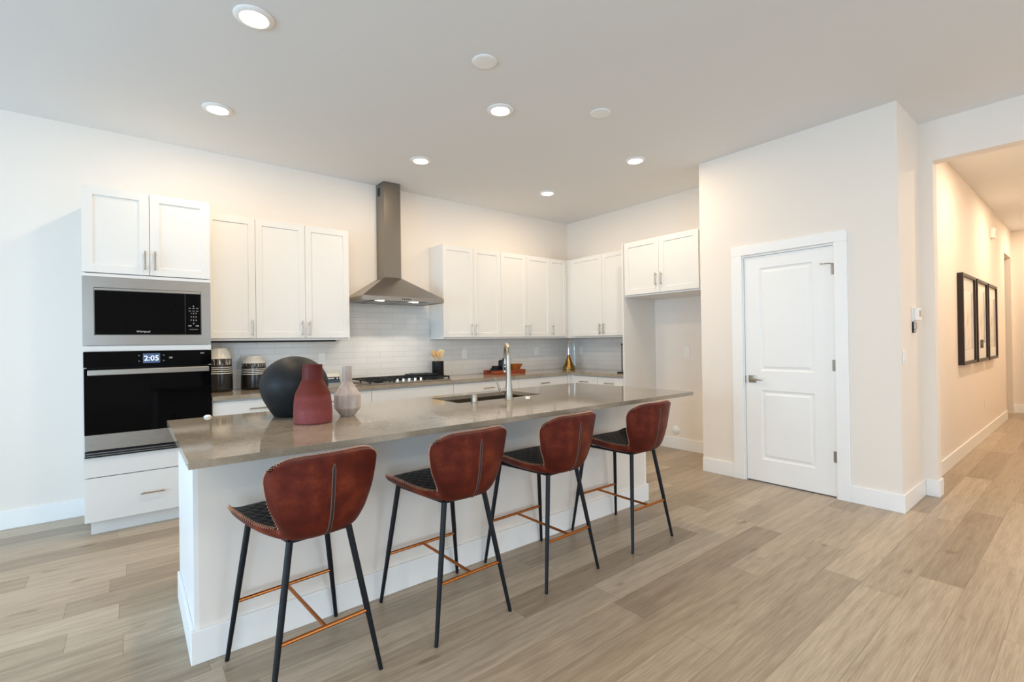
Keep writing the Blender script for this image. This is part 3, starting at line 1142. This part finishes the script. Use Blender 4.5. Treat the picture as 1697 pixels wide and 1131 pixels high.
MB().lathe([(.0062, .190), (.0062, .214), (.001, .216)], (bx2, by2, 0), 10).lathe([(.0045, .222), (.0045, .232), (.001, .234)], (bx2 + .0, by2 + .001, 0), 10).build('spray_button', M['blackplastic'], sh, True)
ux, uy = -rt0.x, -rt0.y
U = lambda d_, z: (ux * d_, uy * d_, z)
MB().tube([U(.012, .066), U(.046, .062), U(.054, .0615)], [.0225, .0205, .0185], 20).build('valve', M['nickel'], fc, True)
MB().tube([U(.040, .040), U(.055, .052), U(.066, .075), U(.072, .10), U(.082, .125), U(.100, .148)], [.0075, .0075, .0065, .0060, .0055, .0045], 12).build('lever', M['nickel'], fc, True)
o = MB().lathe([(.024, .0005), (.024, .004), (.0205, .006), (.0205, .055), (.019, .0575), (.001, .058)], seg=24).build('air_gap_cap', M['nickel'], None, True, (1.745, 2.575, IT1))
tag(o, 'short brushed cylinder standing left of the gooseneck faucet', 'air gap')
o = MB().lathe([(.024, .0005), (.024, .004), (.018, .007), (.016, .010), (.001, .0105)], seg=24).build('sink_button', M['silver'], None, True, (2.183, 2.555, IT1))
tag(o, 'small round polished button just right of the gooseneck faucet', 'button')
o = MB().lathe([(.019, .0005), (.019, .003), (.016, .009), (.009, .0125), (.001, .0135)], seg=24).build('counter_cap', M['plastic'], None, True, (.333, 3.120, IT1))
tag(o, 'small domed white cap near the back edge of the island top', 'cap')

# ------------------------------------------------------------------ vases on the island
prof = [(.105, 0), (.108, .002), (.121, .022), (.140, .055), (.157, .088), (.169, .118)]
for k in range(0, 21):
    a = PI / 2 * k / 20
    prof.append((max(.1785 * math.cos(a), .0), .165 + .165 * math.sin(a)))
o = MB().lathe(prof, seg=64).build('round_vase', M['stonepot'], None, True, (.722, 2.86, IT1 + .0005))
tag(o, 'large round matte black vase on the island', 'vase')
prof = [(.094, 0), (.098, .004), (.099, .05), (.096, .10), (.0915, .135), (.088, .150), (.060, .206), (.056, .214), (.054, .220), (.0505, .286), (.0515, .2915), (.048, .2925), (.045, .288), (.045, .20), (.02, .19), (.001, .19)]
prof = [(r_ * .935, z) for r_, z in prof]
o = MB().lathe(prof, seg=56).build('bottle_vase', M['redpot'], None, True, (.723, 2.524, IT1 + .0005), math.radians(28))
tag(o, 'red clay bottle vase with a rough band, in front of the black vase', 'vase')
prof = [(.036, 0), (.070, .042), (.0715, .047), (.0715, .113), (.070, .118), (.028, .184), (.026, .19), (.0245, .272), (.020, .272), (.020, .19), (.001, .19)]
o = MB().lathe(prof, seg=12).build('faceted_vase', M['facetpot'], None, False, (.935, 2.625, IT1 + .0005))
tag(o, 'small pale faceted vase with a thin neck beside the red vase', 'vase')

# ------------------------------------------------------------------ things on the wall counter
def jar(label, loc, h, r, zd, zs0, zs1):
    p = [(r * .90, 0), (r * .98, .006), (r, .02), (r * .985, h * .35), (r * .94, h * .65), (r * .915, zd + .002), (r * .88, zd + .012), (r * .76, h - .028), (r * .64, h - .010), (r * .615, h), (r * .55, h), (r * .53, h - .02), (.001, h - .06)]
    o = MB().lathe(p, seg=48).build('striped_jar', jar_mat('striped_glaze', zd, zs0, zs1, h), None, True, loc, math.radians(60))
    return tag(o, label, 'jar', 'black and white striped jars')


jar('taller black and white striped jar touching the oven tower', (.606, 4.84, CT1 + .0005), .376, .104, .286, .157, .226)
jar('shorter black and white striped jar behind the round black vase', (.885, 4.885, CT1 + .0005), .300, .107, .236, .136, .196)

M['cover_white'] = simple('cream_book_cover', srgb(226, 220, 206), .5)
M['cover_black'] = simple('black_book_cover', (.012, .012, .013, 1), .4)
M['cover_blue'] = simple('blue_book_cover', srgb(52, 76, 92), .45, grain=40, var=.6)
M['cover_grey'] = simple('grey_book_cover', srgb(150, 152, 150), .5)
M['pages'] = simple('book_pages', srgb(222, 214, 196), .8, grain=200)


def book(x0, x1, y0, y1, z, t, cov, label):
    b = thing('book', label, 'book', ((x0 + x1) / 2, (y0 + y1) / 2, z), 0, 'books stacked on the wall counter')
    w_, d_ = (x1 - x0) / 2, (y1 - y0) / 2
    w = MB().box(-w_, w_, -d_, d_, 0, .003).box(-w_, w_, -d_, d_, t - .003, t).box(-w_, w_, -d_, -d_ + .004, .003, t - .003)
    w.build('cover', cov, b)
    MB().box(-w_ + .006, w_ - .004, -d_ + .004, d_ - .006, .003, t - .003).build('pages', M['pages'], b)
    return b


z = CT1 + .0005
b = book(1.31, 1.612, 4.70, 4.92, z, .022, M['cover_grey'], 'pale grey book at the bottom of the stack by the cooktop'); z += .0225
b = book(1.32, 1.608, 4.705, 4.91, z, .028, M['cover_blue'], 'blue patterned book, second from the bottom of the stack'); z += .0285
MB().box(-.07, -.02, -.1035, -.1025, .009, .019).build('spine_print', M['print'], b)
b = book(1.33, 1.602, 4.71, 4.90, z, .028, M['cover_black'], 'black book with white spine lettering under the cream book'); z += .0285
MB().box(-.03, .085, -.0960, -.0950, .009, .019).box(.108, .122, -.0960, -.0950, .007, .021).build('spine_print', M['print'], b)
b = book(1.34, 1.600, 4.71, 4.90, z, .028, M['cover_white'], 'cream book on top of the stack by the cooktop')

# utensil crock
o = MB().lathe([(.066, 0), (.068, .003), (.068, .184), (.066, .186), (.062, .184), (.062, .012), (.001, .012)], seg=36).build('utensil_crock', M['ceramic_black'], None, True, (2.795, 4.868, CT1 + .0005))
tag(o, 'black cylindrical utensil crock behind the cooktop', 'crock')


def utensil(base, top, kind, mat, label, roll=0):
    """wooden tool leaning in the crock; base and top are offsets from the crock's centre"""
    b, tpt = Vector(base), Vector(top)
    d = (tpt - b)
    L = d.length
    zc = d.normalized()
    yc = Vector((fw.x, fw.y, 0))
    yc = (yc - zc * yc.dot(zc)).normalized()
    q = Matrix((yc.cross(zc), yc, zc)).transposed().to_quaternion()
    o = MB()
    if kind == 'spatula':
        o.tube([(0, 0, 0), (0, 0, L - .08)], .006, 10)
        bm = o.bm
        outl = [(-.012, L - .10), (.012, L - .10), (.030, L - .05), (.030, L - .006), (.024, L), (-.024, L), (-.030, L - .006), (-.030, L - .05)]
        hole = [(.007 * math.cos(2 * PI * k / 8 + PI / 8), L - .030 + .007 * math.sin(2 * PI * k / 8 + PI / 8)) for k in range(8)]
        A = {}
        for s, yv in ((0, -.003), (1, .003)):
            A[s] = ([bm.verts.new((x, yv, z)) for x, z in outl], [bm.verts.new((x, yv, z)) for x, z in hole])
        # bridge outline to hole
        order = sorted(range(8), key=lambda k: math.atan2(outl[k][1] - (L - .030), outl[k][0]))
        ho = sorted(range(8), key=lambda k: math.atan2(hole[k][1] - (L - .030), hole[k][0]))
        for s in (0, 1):
            O_, H_ = A[s]
            for k in range(8):
                bm.faces.new((O_[order[k]], O_[order[(k + 1) % 8]], H_[ho[(k + 1) % 8]], H_[ho[k]]))
        for idx in (0, 1):
            n = 8
            for k in range(n):
                bm.faces.new((A[0][idx][k], A[0][idx][(k + 1) % n], A[1][idx][(k + 1) % n], A[1][idx][k]))
    else:
        o.tube([(0, 0, 0), (0, 0, L - .07)], .0055, 10)
        seg = 14
        pr_ = [(.006, L - .082), (.015, L - .066), (.024, L - .046), (.026, L - .028), (.021, L - .010), (.011, L - .002), (.001, L)]
        o.lathe(pr_, (0, 0, 0), seg, 'z', .38)
    ob = o.build('wooden_' + kind, mat, None, True, Vector((2.795, 4.868, CT1 + .013)) + b)
    ob.rotation_euler = (q @ Matrix.Rotation(roll, 4, 'Z').to_quaternion()).to_euler()
    return tag(ob, label, kind, 'wooden utensils in the black crock')


utensil((.028, -.01, 0), (-.082, -.030, .285), 'spoon', M['woodlight'], 'brown wooden spoon leaning furthest left in the crock', 0)
utensil((.020, .014, 0), (-.050, .018, .302), 'spoon', M['woodlight'], 'brown wooden spoon second from the left in the crock', 0)
utensil((.004, -.018, 0), (-.024, -.040, .292), 'spoon', M['woodlight'], 'brown wooden spoon beside the pale spatula in the crock', 0)
utensil((-.006, .006, 0), (.054, -.006, .308), 'spatula', M['bamboo'], 'pale wooden spatula with a round hole in the crock', 0)

# wooden tray and what stands on it
ty = thing('serving_tray', 'reddish wooden serving tray with cut-out handle on the wall counter', 'tray', (3.675, 4.735, CT1 + .0005))
w = MB().box(-.245, .245, -.115, .115, 0, .008)
w.box(-.245, .245, -.115, -.105, .008, .050, .001).box(-.245, .245, .105, .115, .008, .050, .001)
for s in (-1, 1):
    x0, x1 = (s * .245, s * .235) if s < 0 else (.235, .245)
    w.box(x0, x1, -.105, .105, .008, .026).box(x0, x1, -.105, -.045, .026, .042).box(x0, x1, .045, .105, .026, .042).box(x0, x1, -.105, .105, .042, .050)
w.build('tray_body', M['traywood'], ty)
TZ = CT1 + .0005 + .0085
def bowl_prof(r, h):
    return [(r * .55, 0), (r * .8, h * .2), (r * .95, h * .6), (r, h), (r * .95, h), (r * .88, h * .6), (r * .7, h * .25), (.001, h * .18)]
o = MB().lathe([(.052, 0), (.066, .006), (.070, .030), (.070, .062), (.066, .062), (.064, .012), (.001, .010)], seg=36).build('low_bowl', M['ceramic_black'], None, True, (3.535, 4.735, TZ))
tag(o, 'wide black bowl at the left end of the wooden tray', 'bowl')
o = MB().lathe([(.040, 0), (.050, .005), (.052, .030), (.049, .030), (.046, .010), (.001, .008)], seg=32).build('small_dish', M['ceramic_black'], None, True, (3.535, 4.735, TZ + .0626))
tag(o, 'small black dish stacked on the black bowl on the tray', 'dish')
cn = thing('canister', 'tall black canister standing behind the faucet on the wooden tray', 'canister', (3.668, 4.745, TZ))
MB().lathe([(.066, 0), (.068, .004), (.068, .150), (.066, .153), (.001, .153)], seg=36).build('body', M['ceramic_black'], cn, True)
MB().lathe([(.062, .1532), (.062, .160), (.050, .166), (.016, .168), (.016, .184), (.012, .188), (.001, .188)], (0, 0, 0), 28).build('lid', M['ceramic_black'], cn, True)
o = MB().lathe([(.045, 0), (.056, .008), (.064, .05), (.090, .09), (.100, .108), (.096, .108), (.084, .088), (.056, .05), (.001, .016)], seg=44).build('wooden_bowl', M['bowlwood'], None, True, (3.842, 4.735, TZ))
o = tag(o, 'brown wooden bowl at the right end of the tray', 'bowl')
o.location.z = TZ

# brass pitcher
pt = thing('pitcher', 'brass pitcher with a long silver neck and thin handle in the counter corner', 'pitcher', (4.80, 4.715, CT1 + .0005))
MB().lathe([(.080, 0), (.087, .004), (.088, .030), (.080, .046), (.060, .080), (.041, .120), (.026, .165), (.0185, .205), (.001, .205)], seg=40).build('body', M['oldbrass'], pt, True)
MB().lathe([(.0182, .2052), (.0150, .24), (.0135, .27), (.013, .395), (.016, .40), (.012, .40), (.010, .30), (.001, .30)], seg=28).build('neck', M['silver'], pt, True)
dx, dy = rt0.x, rt0.y
P_ = lambda r_, z: (dx * r_, dy * r_, z)
MB().tube([P_(.012, .388), P_(.03, .392), P_(.066, .392), P_(.073, .384), P_(.078, .30), P_(.084, .12), P_(.084, .045)], .0055, 10).build('handle', M['silver'], pt, True)

# towel stand by the fridge panel
ts = thing('paper_towel_stand', 'slim dark metal stand on the counter by the fridge panel', 'stand', (4.675, 3.69, CT1 + .0005))
MB().lathe([(.062, 0), (.062, .008), (.056, .012), (.001, .012)], seg=32).build('base', M['blackmetal'], ts, True)
MB().tube([(0, 0, .0122), (0, 0, .34)], .006, 12).lathe([(.010, .34), (.012, .348), (.008, .358), (.001, .36)], (0, 0, 0), 14).build('pole', M['blackmetal'], ts, True)


# ------------------------------------------------------------------ outlets, switches, small wall fittings
def outlet(label, loc, rz, gang='outlet', w_=.035, h_=.057):
    t = thing('power_outlet' if gang == 'outlet' else 'light_switch', label, 'outlet' if gang == 'outlet' else 'light switch', loc, rz)
    MB().box(-w_, w_, -.006, -.0005, -h_, h_, .0015).build('cover_plate', M['plastic'], t)
    if gang == 'outlet':
        for s in (-1, 1):
            f = MB().box(-.016, .016, -.0075, -.0062, s * .021 - .014, s * .021 + .014, .0005).build('socket', M['plastic'], t)
            MB().box(-.0075, -.0055, -.0079, -.0074, s * .021 - .001, s * .021 + .007).box(.0055, .0075, -.0079, -.0074, s * .021 - .001, s * .021 + .007).box(-.002, .002, -.0079, -.0074, s * .021 - .010, s * .021 - .006).build('slot', M['socket'], f)
    else:
        MB().box(-.016, .016, -.010, -.0062, -.033, .033, .001).build('rocker', M['plastic'], t)
    return t


ys_ = YB - TS
outlet('white outlet on the tile beside the shorter striped jar', (.84, ys_, 1.180), 0)
outlet('white outlet on the tile above the small stack of books', (1.529, ys_, 1.168), 0)
outlet('white outlet on the tile just right of the utensil crock', (3.256, ys_, 1.170), 0)
outlet('white outlet on the tile left of the brass pitcher', (4.455, ys_, 1.173), 0)
outlet('white outlet on the right tile wall behind the brass pitcher', (XR - TS, 4.76, 1.175), -PI / 2)
outlet('white outlet on the fridge alcove wall', (XR, 3.089, 1.160), -PI / 2)
outlet('white outlet low on the hall wall below the frames', (8.55, YHL, .430), 0)
outlet('white light switch on the side of the pantry wall', (4.535, YP1, 1.150), 0, 'switch')

o = MB().lathe([(.052, -.0005), (.052, -.006), (.044, -.012), (.018, -.016), (.016, -.028), (.001, -.029)], (0, 0, 0), 28, 'x').build('water_valve_cover', M['plastic'], None, True, (XR, 3.251, .223))
o = tag(o, 'round white cap low on the fridge alcove wall', 'wall cap')

th = thing('thermostat', 'white thermostat on the pantry side wall near the hall opening', 'thermostat', (4.855, YP1, 1.425))
MB().box(-.062, .062, -.012, -.0005, .0, .110, .003).build('back_plate', M['plastic'], th)
MB().box(-.056, .056, -.040, -.0122, .004, .104, .006).build('casing', M['plastic'], th)
MB().box(-.03, .03, -.0412, -.0402, .035, .085).build('display', M['socket'], th)
cr = thing('wall_control', 'small grey and black control mounted under the thermostat', 'control', (4.825, YP1, 1.335))
MB().box(-.035, .035, -.008, -.0005, 0, .085, .002).build('back_plate', M['blackmetal'], cr)
MB().box(-.030, .030, -.020, -.0082, .028, .082, .003).box(-.026, .026, -.016, -.0082, .003, .024, .002).build('casing', M['nickel'], cr)

# hall things
sr = thing('door_chime', 'small white box mounted high on the hall wall', 'chime', (9.33, YHL, 2.65))
MB().box(-.075, .075, -.045, -.0005, 0, .135, .008).build('casing', M['plastic'], sr)
MB().box(-.05, .05, -.047, -.0452, .03, .10, .001).build('grille', M['socket'], sr)


def frame(label, x0, x1, z0, z1):
    t = thing('picture_frame', label, 'picture', ((x0 + x1) / 2, YHL, z0), 0, 'three dark picture frames in the hall')
    w_, h_, b = (x1 - x0) / 2, z1 - z0, .035
    w = MB().box(-w_, w_, -.050, -.001, 0, b, .002).box(-w_, w_, -.050, -.001, h_ - b, h_, .002)
    w.box(-w_, -w_ + b, -.050, -.001, b, h_ - b, .002).box(w_ - b, w_, -.050, -.001, b, h_ - b, .002)
    w.build('frame', M['framewood'], t)
    mb_ = MB().box(-w_ + b, w_ - b, -.030, -.004, b, h_ - b).build('mat_board', M['mat_board'], t)
    return t


def art(t, x0, x1, z0, z1):
    return MB().box(x0, x1, -.0312, -.0302, z0, z1).build('print', M['art'], t)


t = frame('dark framed pale print nearest the hall opening', 6.835, 7.62, .995, 1.975); art(t, -.28, .28, .16, .80)
t = frame('dark framed pale print with a small painted dark reflection, middle of three', 7.735, 8.50, .995, 1.975); art(t, -.28, .28, .22, .85)
MB().box(-.10, .14, -.0318, -.0313, .16, .26).build('painted_reflection', M['blackplastic'], t)  # reflection on the picture, drawn as a flat black patch
t = frame('dark framed pale print furthest down the hall', 8.60, 9.36, .995, 1.975); art(t, -.28, .28, .16, .80)

# ------------------------------------------------------------------ ceiling fittings
def downlight(label, x, y, power, col, group='round recessed ceiling lights'):
    t = thing('recessed_light', label, 'ceiling light', (x, y, ZC), 0, group)
    MB().lathe([(.098, -.0005), (.098, -.005), (.090, -.012), (.072, -.014), (.066, -.010), (.066, -.0005)], seg=40).build('trim_ring', M['plastic'], t, True)
    MB().lathe([(.0655, -.002), (.0655, -.0115), (.001, -.0125)], seg=36).build('diffuser', M['lampglow'], t, True)
    ld = bpy.data.lights.new('recessed_light_glow', 'AREA')
    ld.shape = 'DISK'
    ld.size = .14
    ld.energy = power
    ld.color = col
    ld.spread = PI
    lo = bpy.data.objects.new('recessed_light_glow', ld)
    COL.objects.link(lo)
    lo.parent = t
    lo.location = (0, 0, -.016)
    return t


downlight('recessed ceiling light nearest the camera, top left', .533, 2.819, LAMP_W, LAMP_COL)
downlight('recessed ceiling light above the oven tower side of the aisle', .521, 4.072, LAMP_W * .8, LAMP_COL)
downlight('recessed ceiling light over the sink half of the island', 2.192, 2.832, LAMP_W, LAMP_COL)
downlight('recessed ceiling light in front of the range hood', 2.184, 4.072, LAMP_W * .8, LAMP_COL)
downlight('recessed ceiling light nearest the kitchen corner', 3.844, 4.085, LAMP_W * .8, LAMP_COL)
downlight('recessed ceiling light nearest the pantry wall', 3.845, 2.838, LAMP_W, LAMP_COL)
for (x, y) in ((3.6, -.6), (.9, -.6), (-1.8, -.6), (3.6, -2.6), (.9, -2.6), (-1.8, -2.6)):  # unseen lamps added to fill the kitchen from behind the camera
    downlight('unseen ceiling light added as fill over the living area behind the camera', x, y, LAMP_W * .85, LAMP_COL, 'added fill lights behind the camera')
for x in (6.3, 8.6, 10.9):
    downlight('recessed ceiling light along the hall ceiling', x, .2, HALL_W, HALL_COL, 'recessed lights in the hall')
for lab, x, y in (('blank round white cover plate on the ceiling, the one nearer the camera', 1.74, 2.401), ('blank round white cover plate on the ceiling, nearer the pantry', 2.835, 2.408)):
    o = MB().lathe([(.078, -.0005), (.078, -.004), (.072, -.009), (.062, -.010), (.001, -.0105)], seg=40).build('ceiling_cover_plate', M['plastic'], None, True, (x, y, ZC))
    tag(o, lab, 'cover plate', 'round blank ceiling covers')


# ------------------------------------------------------------------ bar stools
def catmull(P, n):
    out = []
    for i in range(len(P) - 1):
        p0, p1, p2, p3 = P[max(i - 1, 0)], P[i], P[i + 1], P[min(i + 2, len(P) - 1)]
        for k in range(n):
            s = k / n
            out.append(tuple(.5 * (2 * b + (c - a) * s + (2 * a - 5 * b + 4 * c - d) * s * s + (3 * b - a - 3 * c + d) * s ** 3) for a, b, c, d in zip(p0, p1, p2, p3)))
    out.append(tuple(P[-1]))
    return out


#        y      z     half-width  edge lift   forward lean of the lift
KEYS = [(.228, .610, .180, .004, 0),
        (.210, .624, .214, .018, 0),
        (.13, .620, .238, .046, 0),
        (.02, .610, .228, .052, 0),
        (-.09, .603, .200, .044, .1),
        (-.18, .601, .165, .046, .35),
        (-.238, .622, .148, .056, .75),
        (-.268, .672, .162, .066, 1),
        (-.285, .745, .190, .078, 1),
        (-.296, .825, .205, .082, 1),
        (-.302, .880, .205, .074, 1),
        (-.306, .914, .202, .066, 1)]
NSUB, NV = 4, 25
ROWS = catmull(KEYS, NSUB)
SPLIT = 5 * NSUB + 2


def shell_point(i, v):
    y, z, wd, lift, lean = ROWS[i]
    lean = min(max(lean, 0), 1)
    a = abs(v)
    up_ = math.cos(lean * PI / 2)
    fwd = math.sin(lean * PI / 2)
    L = lift * a ** (5.0 - 2.7 * lean)
    p = Vector((v * wd, y + fwd * L, z + up_ * L))
    n = len(ROWS) - 1
    s = max(0, (i - (n - 9)) / 9)
    p.z -= .046 * a ** 5.5 * s ** 1.5
    s2 = max(0, (7 - i) / 7)
    p.y -= .060 * a ** 4 * s2
    return p


def shell_grid(i0, i1):
    vs = [-1 + 2 * j / (NV - 1) for j in range(NV)]
    vs = [math.copysign(abs(v) ** .85, v) for v in vs]
    G = [[shell_point(i, v) for v in vs] for i in range(len(ROWS))]
    Nn = []
    for i in range(len(ROWS)):
        row = []
        for j in range(NV):
            du = G[min(i + 1, len(ROWS) - 1)][j] - G[max(i - 1, 0)][j]
            dv = G[i][min(j + 1, NV - 1)] - G[i][max(j - 1, 0)]
            row.append(dv.cross(du).normalized())   # checked below to point to the sitter's side
        Nn.append(row)
    return vs, G, Nn


VS, GRID, NORM = shell_grid(0, len(ROWS))
if NORM[8][NV // 2].z < 0:
    NORM = [[-n for n in r_] for r_ in NORM]


def edge_t(i, j, pad=False):
    a = abs(VS[j])
    n = len(ROWS) - 1
    if pad:      # the lining thins out well before the rim
        e = 1 - max(a ** 4, (max(0, (5 - i) / 5)) ** 2, (max(0, (i - n + 7) / 7)) ** 2)
        return max(e, 0)
    e = 1 - max(a ** 10, (max(0, (2 - i) / 2)) ** 2, (max(0, (i - n + 2) / 2)) ** 2)
    return math.sqrt(max(e, 0))


def skin(i0, i1, t, sign, name, mat, parent, base=.004):
    """half of the upholstered shell between its mid surface and one face"""
    w = MB()
    bm = w.bm
    A = [[bm.verts.new(GRID[i][j]) for j in range(NV)] for i in range(i0, i1 + 1)]
    B = [[bm.verts.new(GRID[i][j] + NORM[i][j] * sign * ((.0015 if sign > 0 else base) + t * edge_t(i, j, sign > 0))) for j in range(NV)] for i in range(i0, i1 + 1)]
    n = i1 - i0
    for i in range(n):
        for j in range(NV - 1):
            bm.faces.new((A[i][j], A[i][j + 1], A[i + 1][j + 1], A[i + 1][j]))
            bm.faces.new((B[i][j], B[i + 1][j], B[i + 1][j + 1], B[i][j + 1]))
    loop = [(0, j) for j in range(NV)] + [(i, NV - 1) for i in range(1, n + 1)] + [(n, j) for j in range(NV - 2, -1, -1)] + [(i, 0) for i in range(n - 1, 0, -1)]
    for k in range(len(loop)):
        a, b = loop[k], loop[(k + 1) % len(loop)]
        bm.faces.new((A[a[0]][a[1]], A[b[0]][b[1]], B[b[0]][b[1]], B[a[0]][a[1]]))
    return w.build(name, mat, parent, True, angle=math.radians(50))


def zigzag(path, amp_of, parent, name):
    """whip stitching over the shell's edge"""
    pts = []
    side = 1
    acc = 0
    last = path[0][0]
    for p, n, inn in path:
        acc += (p - last).length
        last = p
        if acc >= .0042:
            acc = 0
            pts.append(p + n * .0065 * side - n * .0 + inn * .004)
            side = -side
    return MB().tube(pts, .0011, 4).build(name, M['thread'], parent)


def dense(path, step=.002):
    out = []
    for (p, n, q), (p2, n2, q2) in zip(path, path[1:]):
        k = max(1, int((p2 - p).length / step))
        for s in range(k):
            f = s / k
            out.append((p.lerp(p2, f), n.lerp(n2, f), q.lerp(q2, f)))
    return out


def make_stool(label):
    t = thing('bar_stool', label, 'bar stool', (0, 0, 0), 0, 'brown leather stools along the island')
    n = len(ROWS) - 1
    seat = skin(0, SPLIT, .013, -1, 'seat', M['leather'], t, .007)
    skin(0, SPLIT, .012, 1, 'quilted_pad', M['quilt'], seat)
    back = skin(SPLIT, n, .013, -1, 'backrest', M['leather'], t, .007)
    skin(SPLIT, n, .012, 1, 'quilted_pad', M['quilt'], back)
    # stitching round the back, and round the seat
    def edge_path(i0, i1):
        L_ = [(GRID[i][0], NORM[i][0], (GRID[i][0] - GRID[i][1]).normalized()) for i in range(i0, i1 + 1)]
        R_ = [(GRID[i][-1], NORM[i][-1], (GRID[i][-1] - GRID[i][-2]).normalized()) for i in range(i0, i1 + 1)]
        return L_, R_
    L_, R_ = edge_path(SPLIT, n)
    top = [(GRID[n][j], NORM[n][j], (GRID[n][j] - GRID[n - 1][j]).normalized()) for j in range(1, NV - 1)]
    zigzag(dense(L_ + top + R_[::-1]), None, back, 'stitching')
    L_, R_ = edge_path(0, SPLIT)
    top = [(GRID[0][j], NORM[0][j], (GRID[0][j] - GRID[1][j]).normalized()) for j in range(1, NV - 1)]
    zigzag(dense(L_[::-1] + top + R_), None, seat, 'stitching')
    # zip down the middle of the back
    mid = NV // 2
    zp = []
    zi = range(SPLIT + 1, n - 4)
    for i in zi:
        zp.append(GRID[i][mid] - NORM[i][mid] * .0208)
    zb = MB()
    zb.tube(zp, .0028, 8)
    zo = zb.build('zipper', M['zip'], back, True)
    ze = MB()
    for s in (-1, 1):
        q = [p + Vector((s * .0052, .0012, 0)) for p in zp]
        q[-1] = zp[-1] + Vector((s * .001, .001, .008))
        ze.tube(q, .0022, 6)
    ze.build('zipper_piping', M['zipedge'], zo, True)
    # frame
    FT = [(-.155, .185, .588), (.155, .185, .588), (.112, -.178, .584), (-.112, -.178, .584)]
    w = MB()
    for a, b in ((0, 1), (1, 2), (2, 3), (3, 0)):
        w.tube([FT[a], FT[b]], .0085, 10)
    w.build('seat_frame', M['blackmetal'], t, True)
    FOOT = [(-.230, .245, 0.0), (.230, .245, 0.0), (.207, -.250, 0.0), (-.207, -.250, 0.0)]
    zb_ = .243
    at = []
    for a, b in zip(FT, FOOT):
        a, b = Vector(a), Vector(b)
        f = (a.z - zb_) / (a.z - b.z)
        m_ = a.lerp(b, f)
        at.append(m_)
        lg = MB().tube([a, a.lerp(b, .3), m_ + (a - m_) * .03, m_ - (a - m_) * .02, b + (a - b).normalized() * .012, b + Vector((0, 0, .0008))], [.0125, .0122, .0118, .0108, .0088, .0086], 12)
        lg.build('leg', M['blackmetal'], t, True)
    for a, b in ((0, 1), (3, 2)):
        MB().tube([at[a], at[b]], .0078, 10).build('footrest_bar', M['brass'], t, True)
    MB().tube([(at[0] + at[1]) / 2, (at[2] + at[3]) / 2], .0072, 10).build('footrest_bar', M['brass'], t, True)
    return t


def copy_tree(o, parent=None):
    c = o.copy()
    COL.objects.link(c)
    if parent:
        c.parent = parent
    for ch_ in list(o.children):
        copy_tree(ch_, c)
    return c


s0 = make_stool('brown leather bar stool nearest the camera, at the left end of the island')
SPOTS = [(.550, 2.070, 4.2, None),
         (1.214, 2.068, 1.5, 'brown leather bar stool second from the left along the island'),
         (1.870, 2.081, 1.4, 'brown leather bar stool third from the left, in front of the sink'),
         (2.600, 2.074, -.8, 'brown leather bar stool furthest away, nearest the pantry door')]
for x, y, a, lab in SPOTS:
    s = s0 if lab is None else copy_tree(s0)
    s.location = (x, y, 0)
    s.rotation_euler = (0, 0, math.radians(a))
    if lab:
        s['label'] = lab
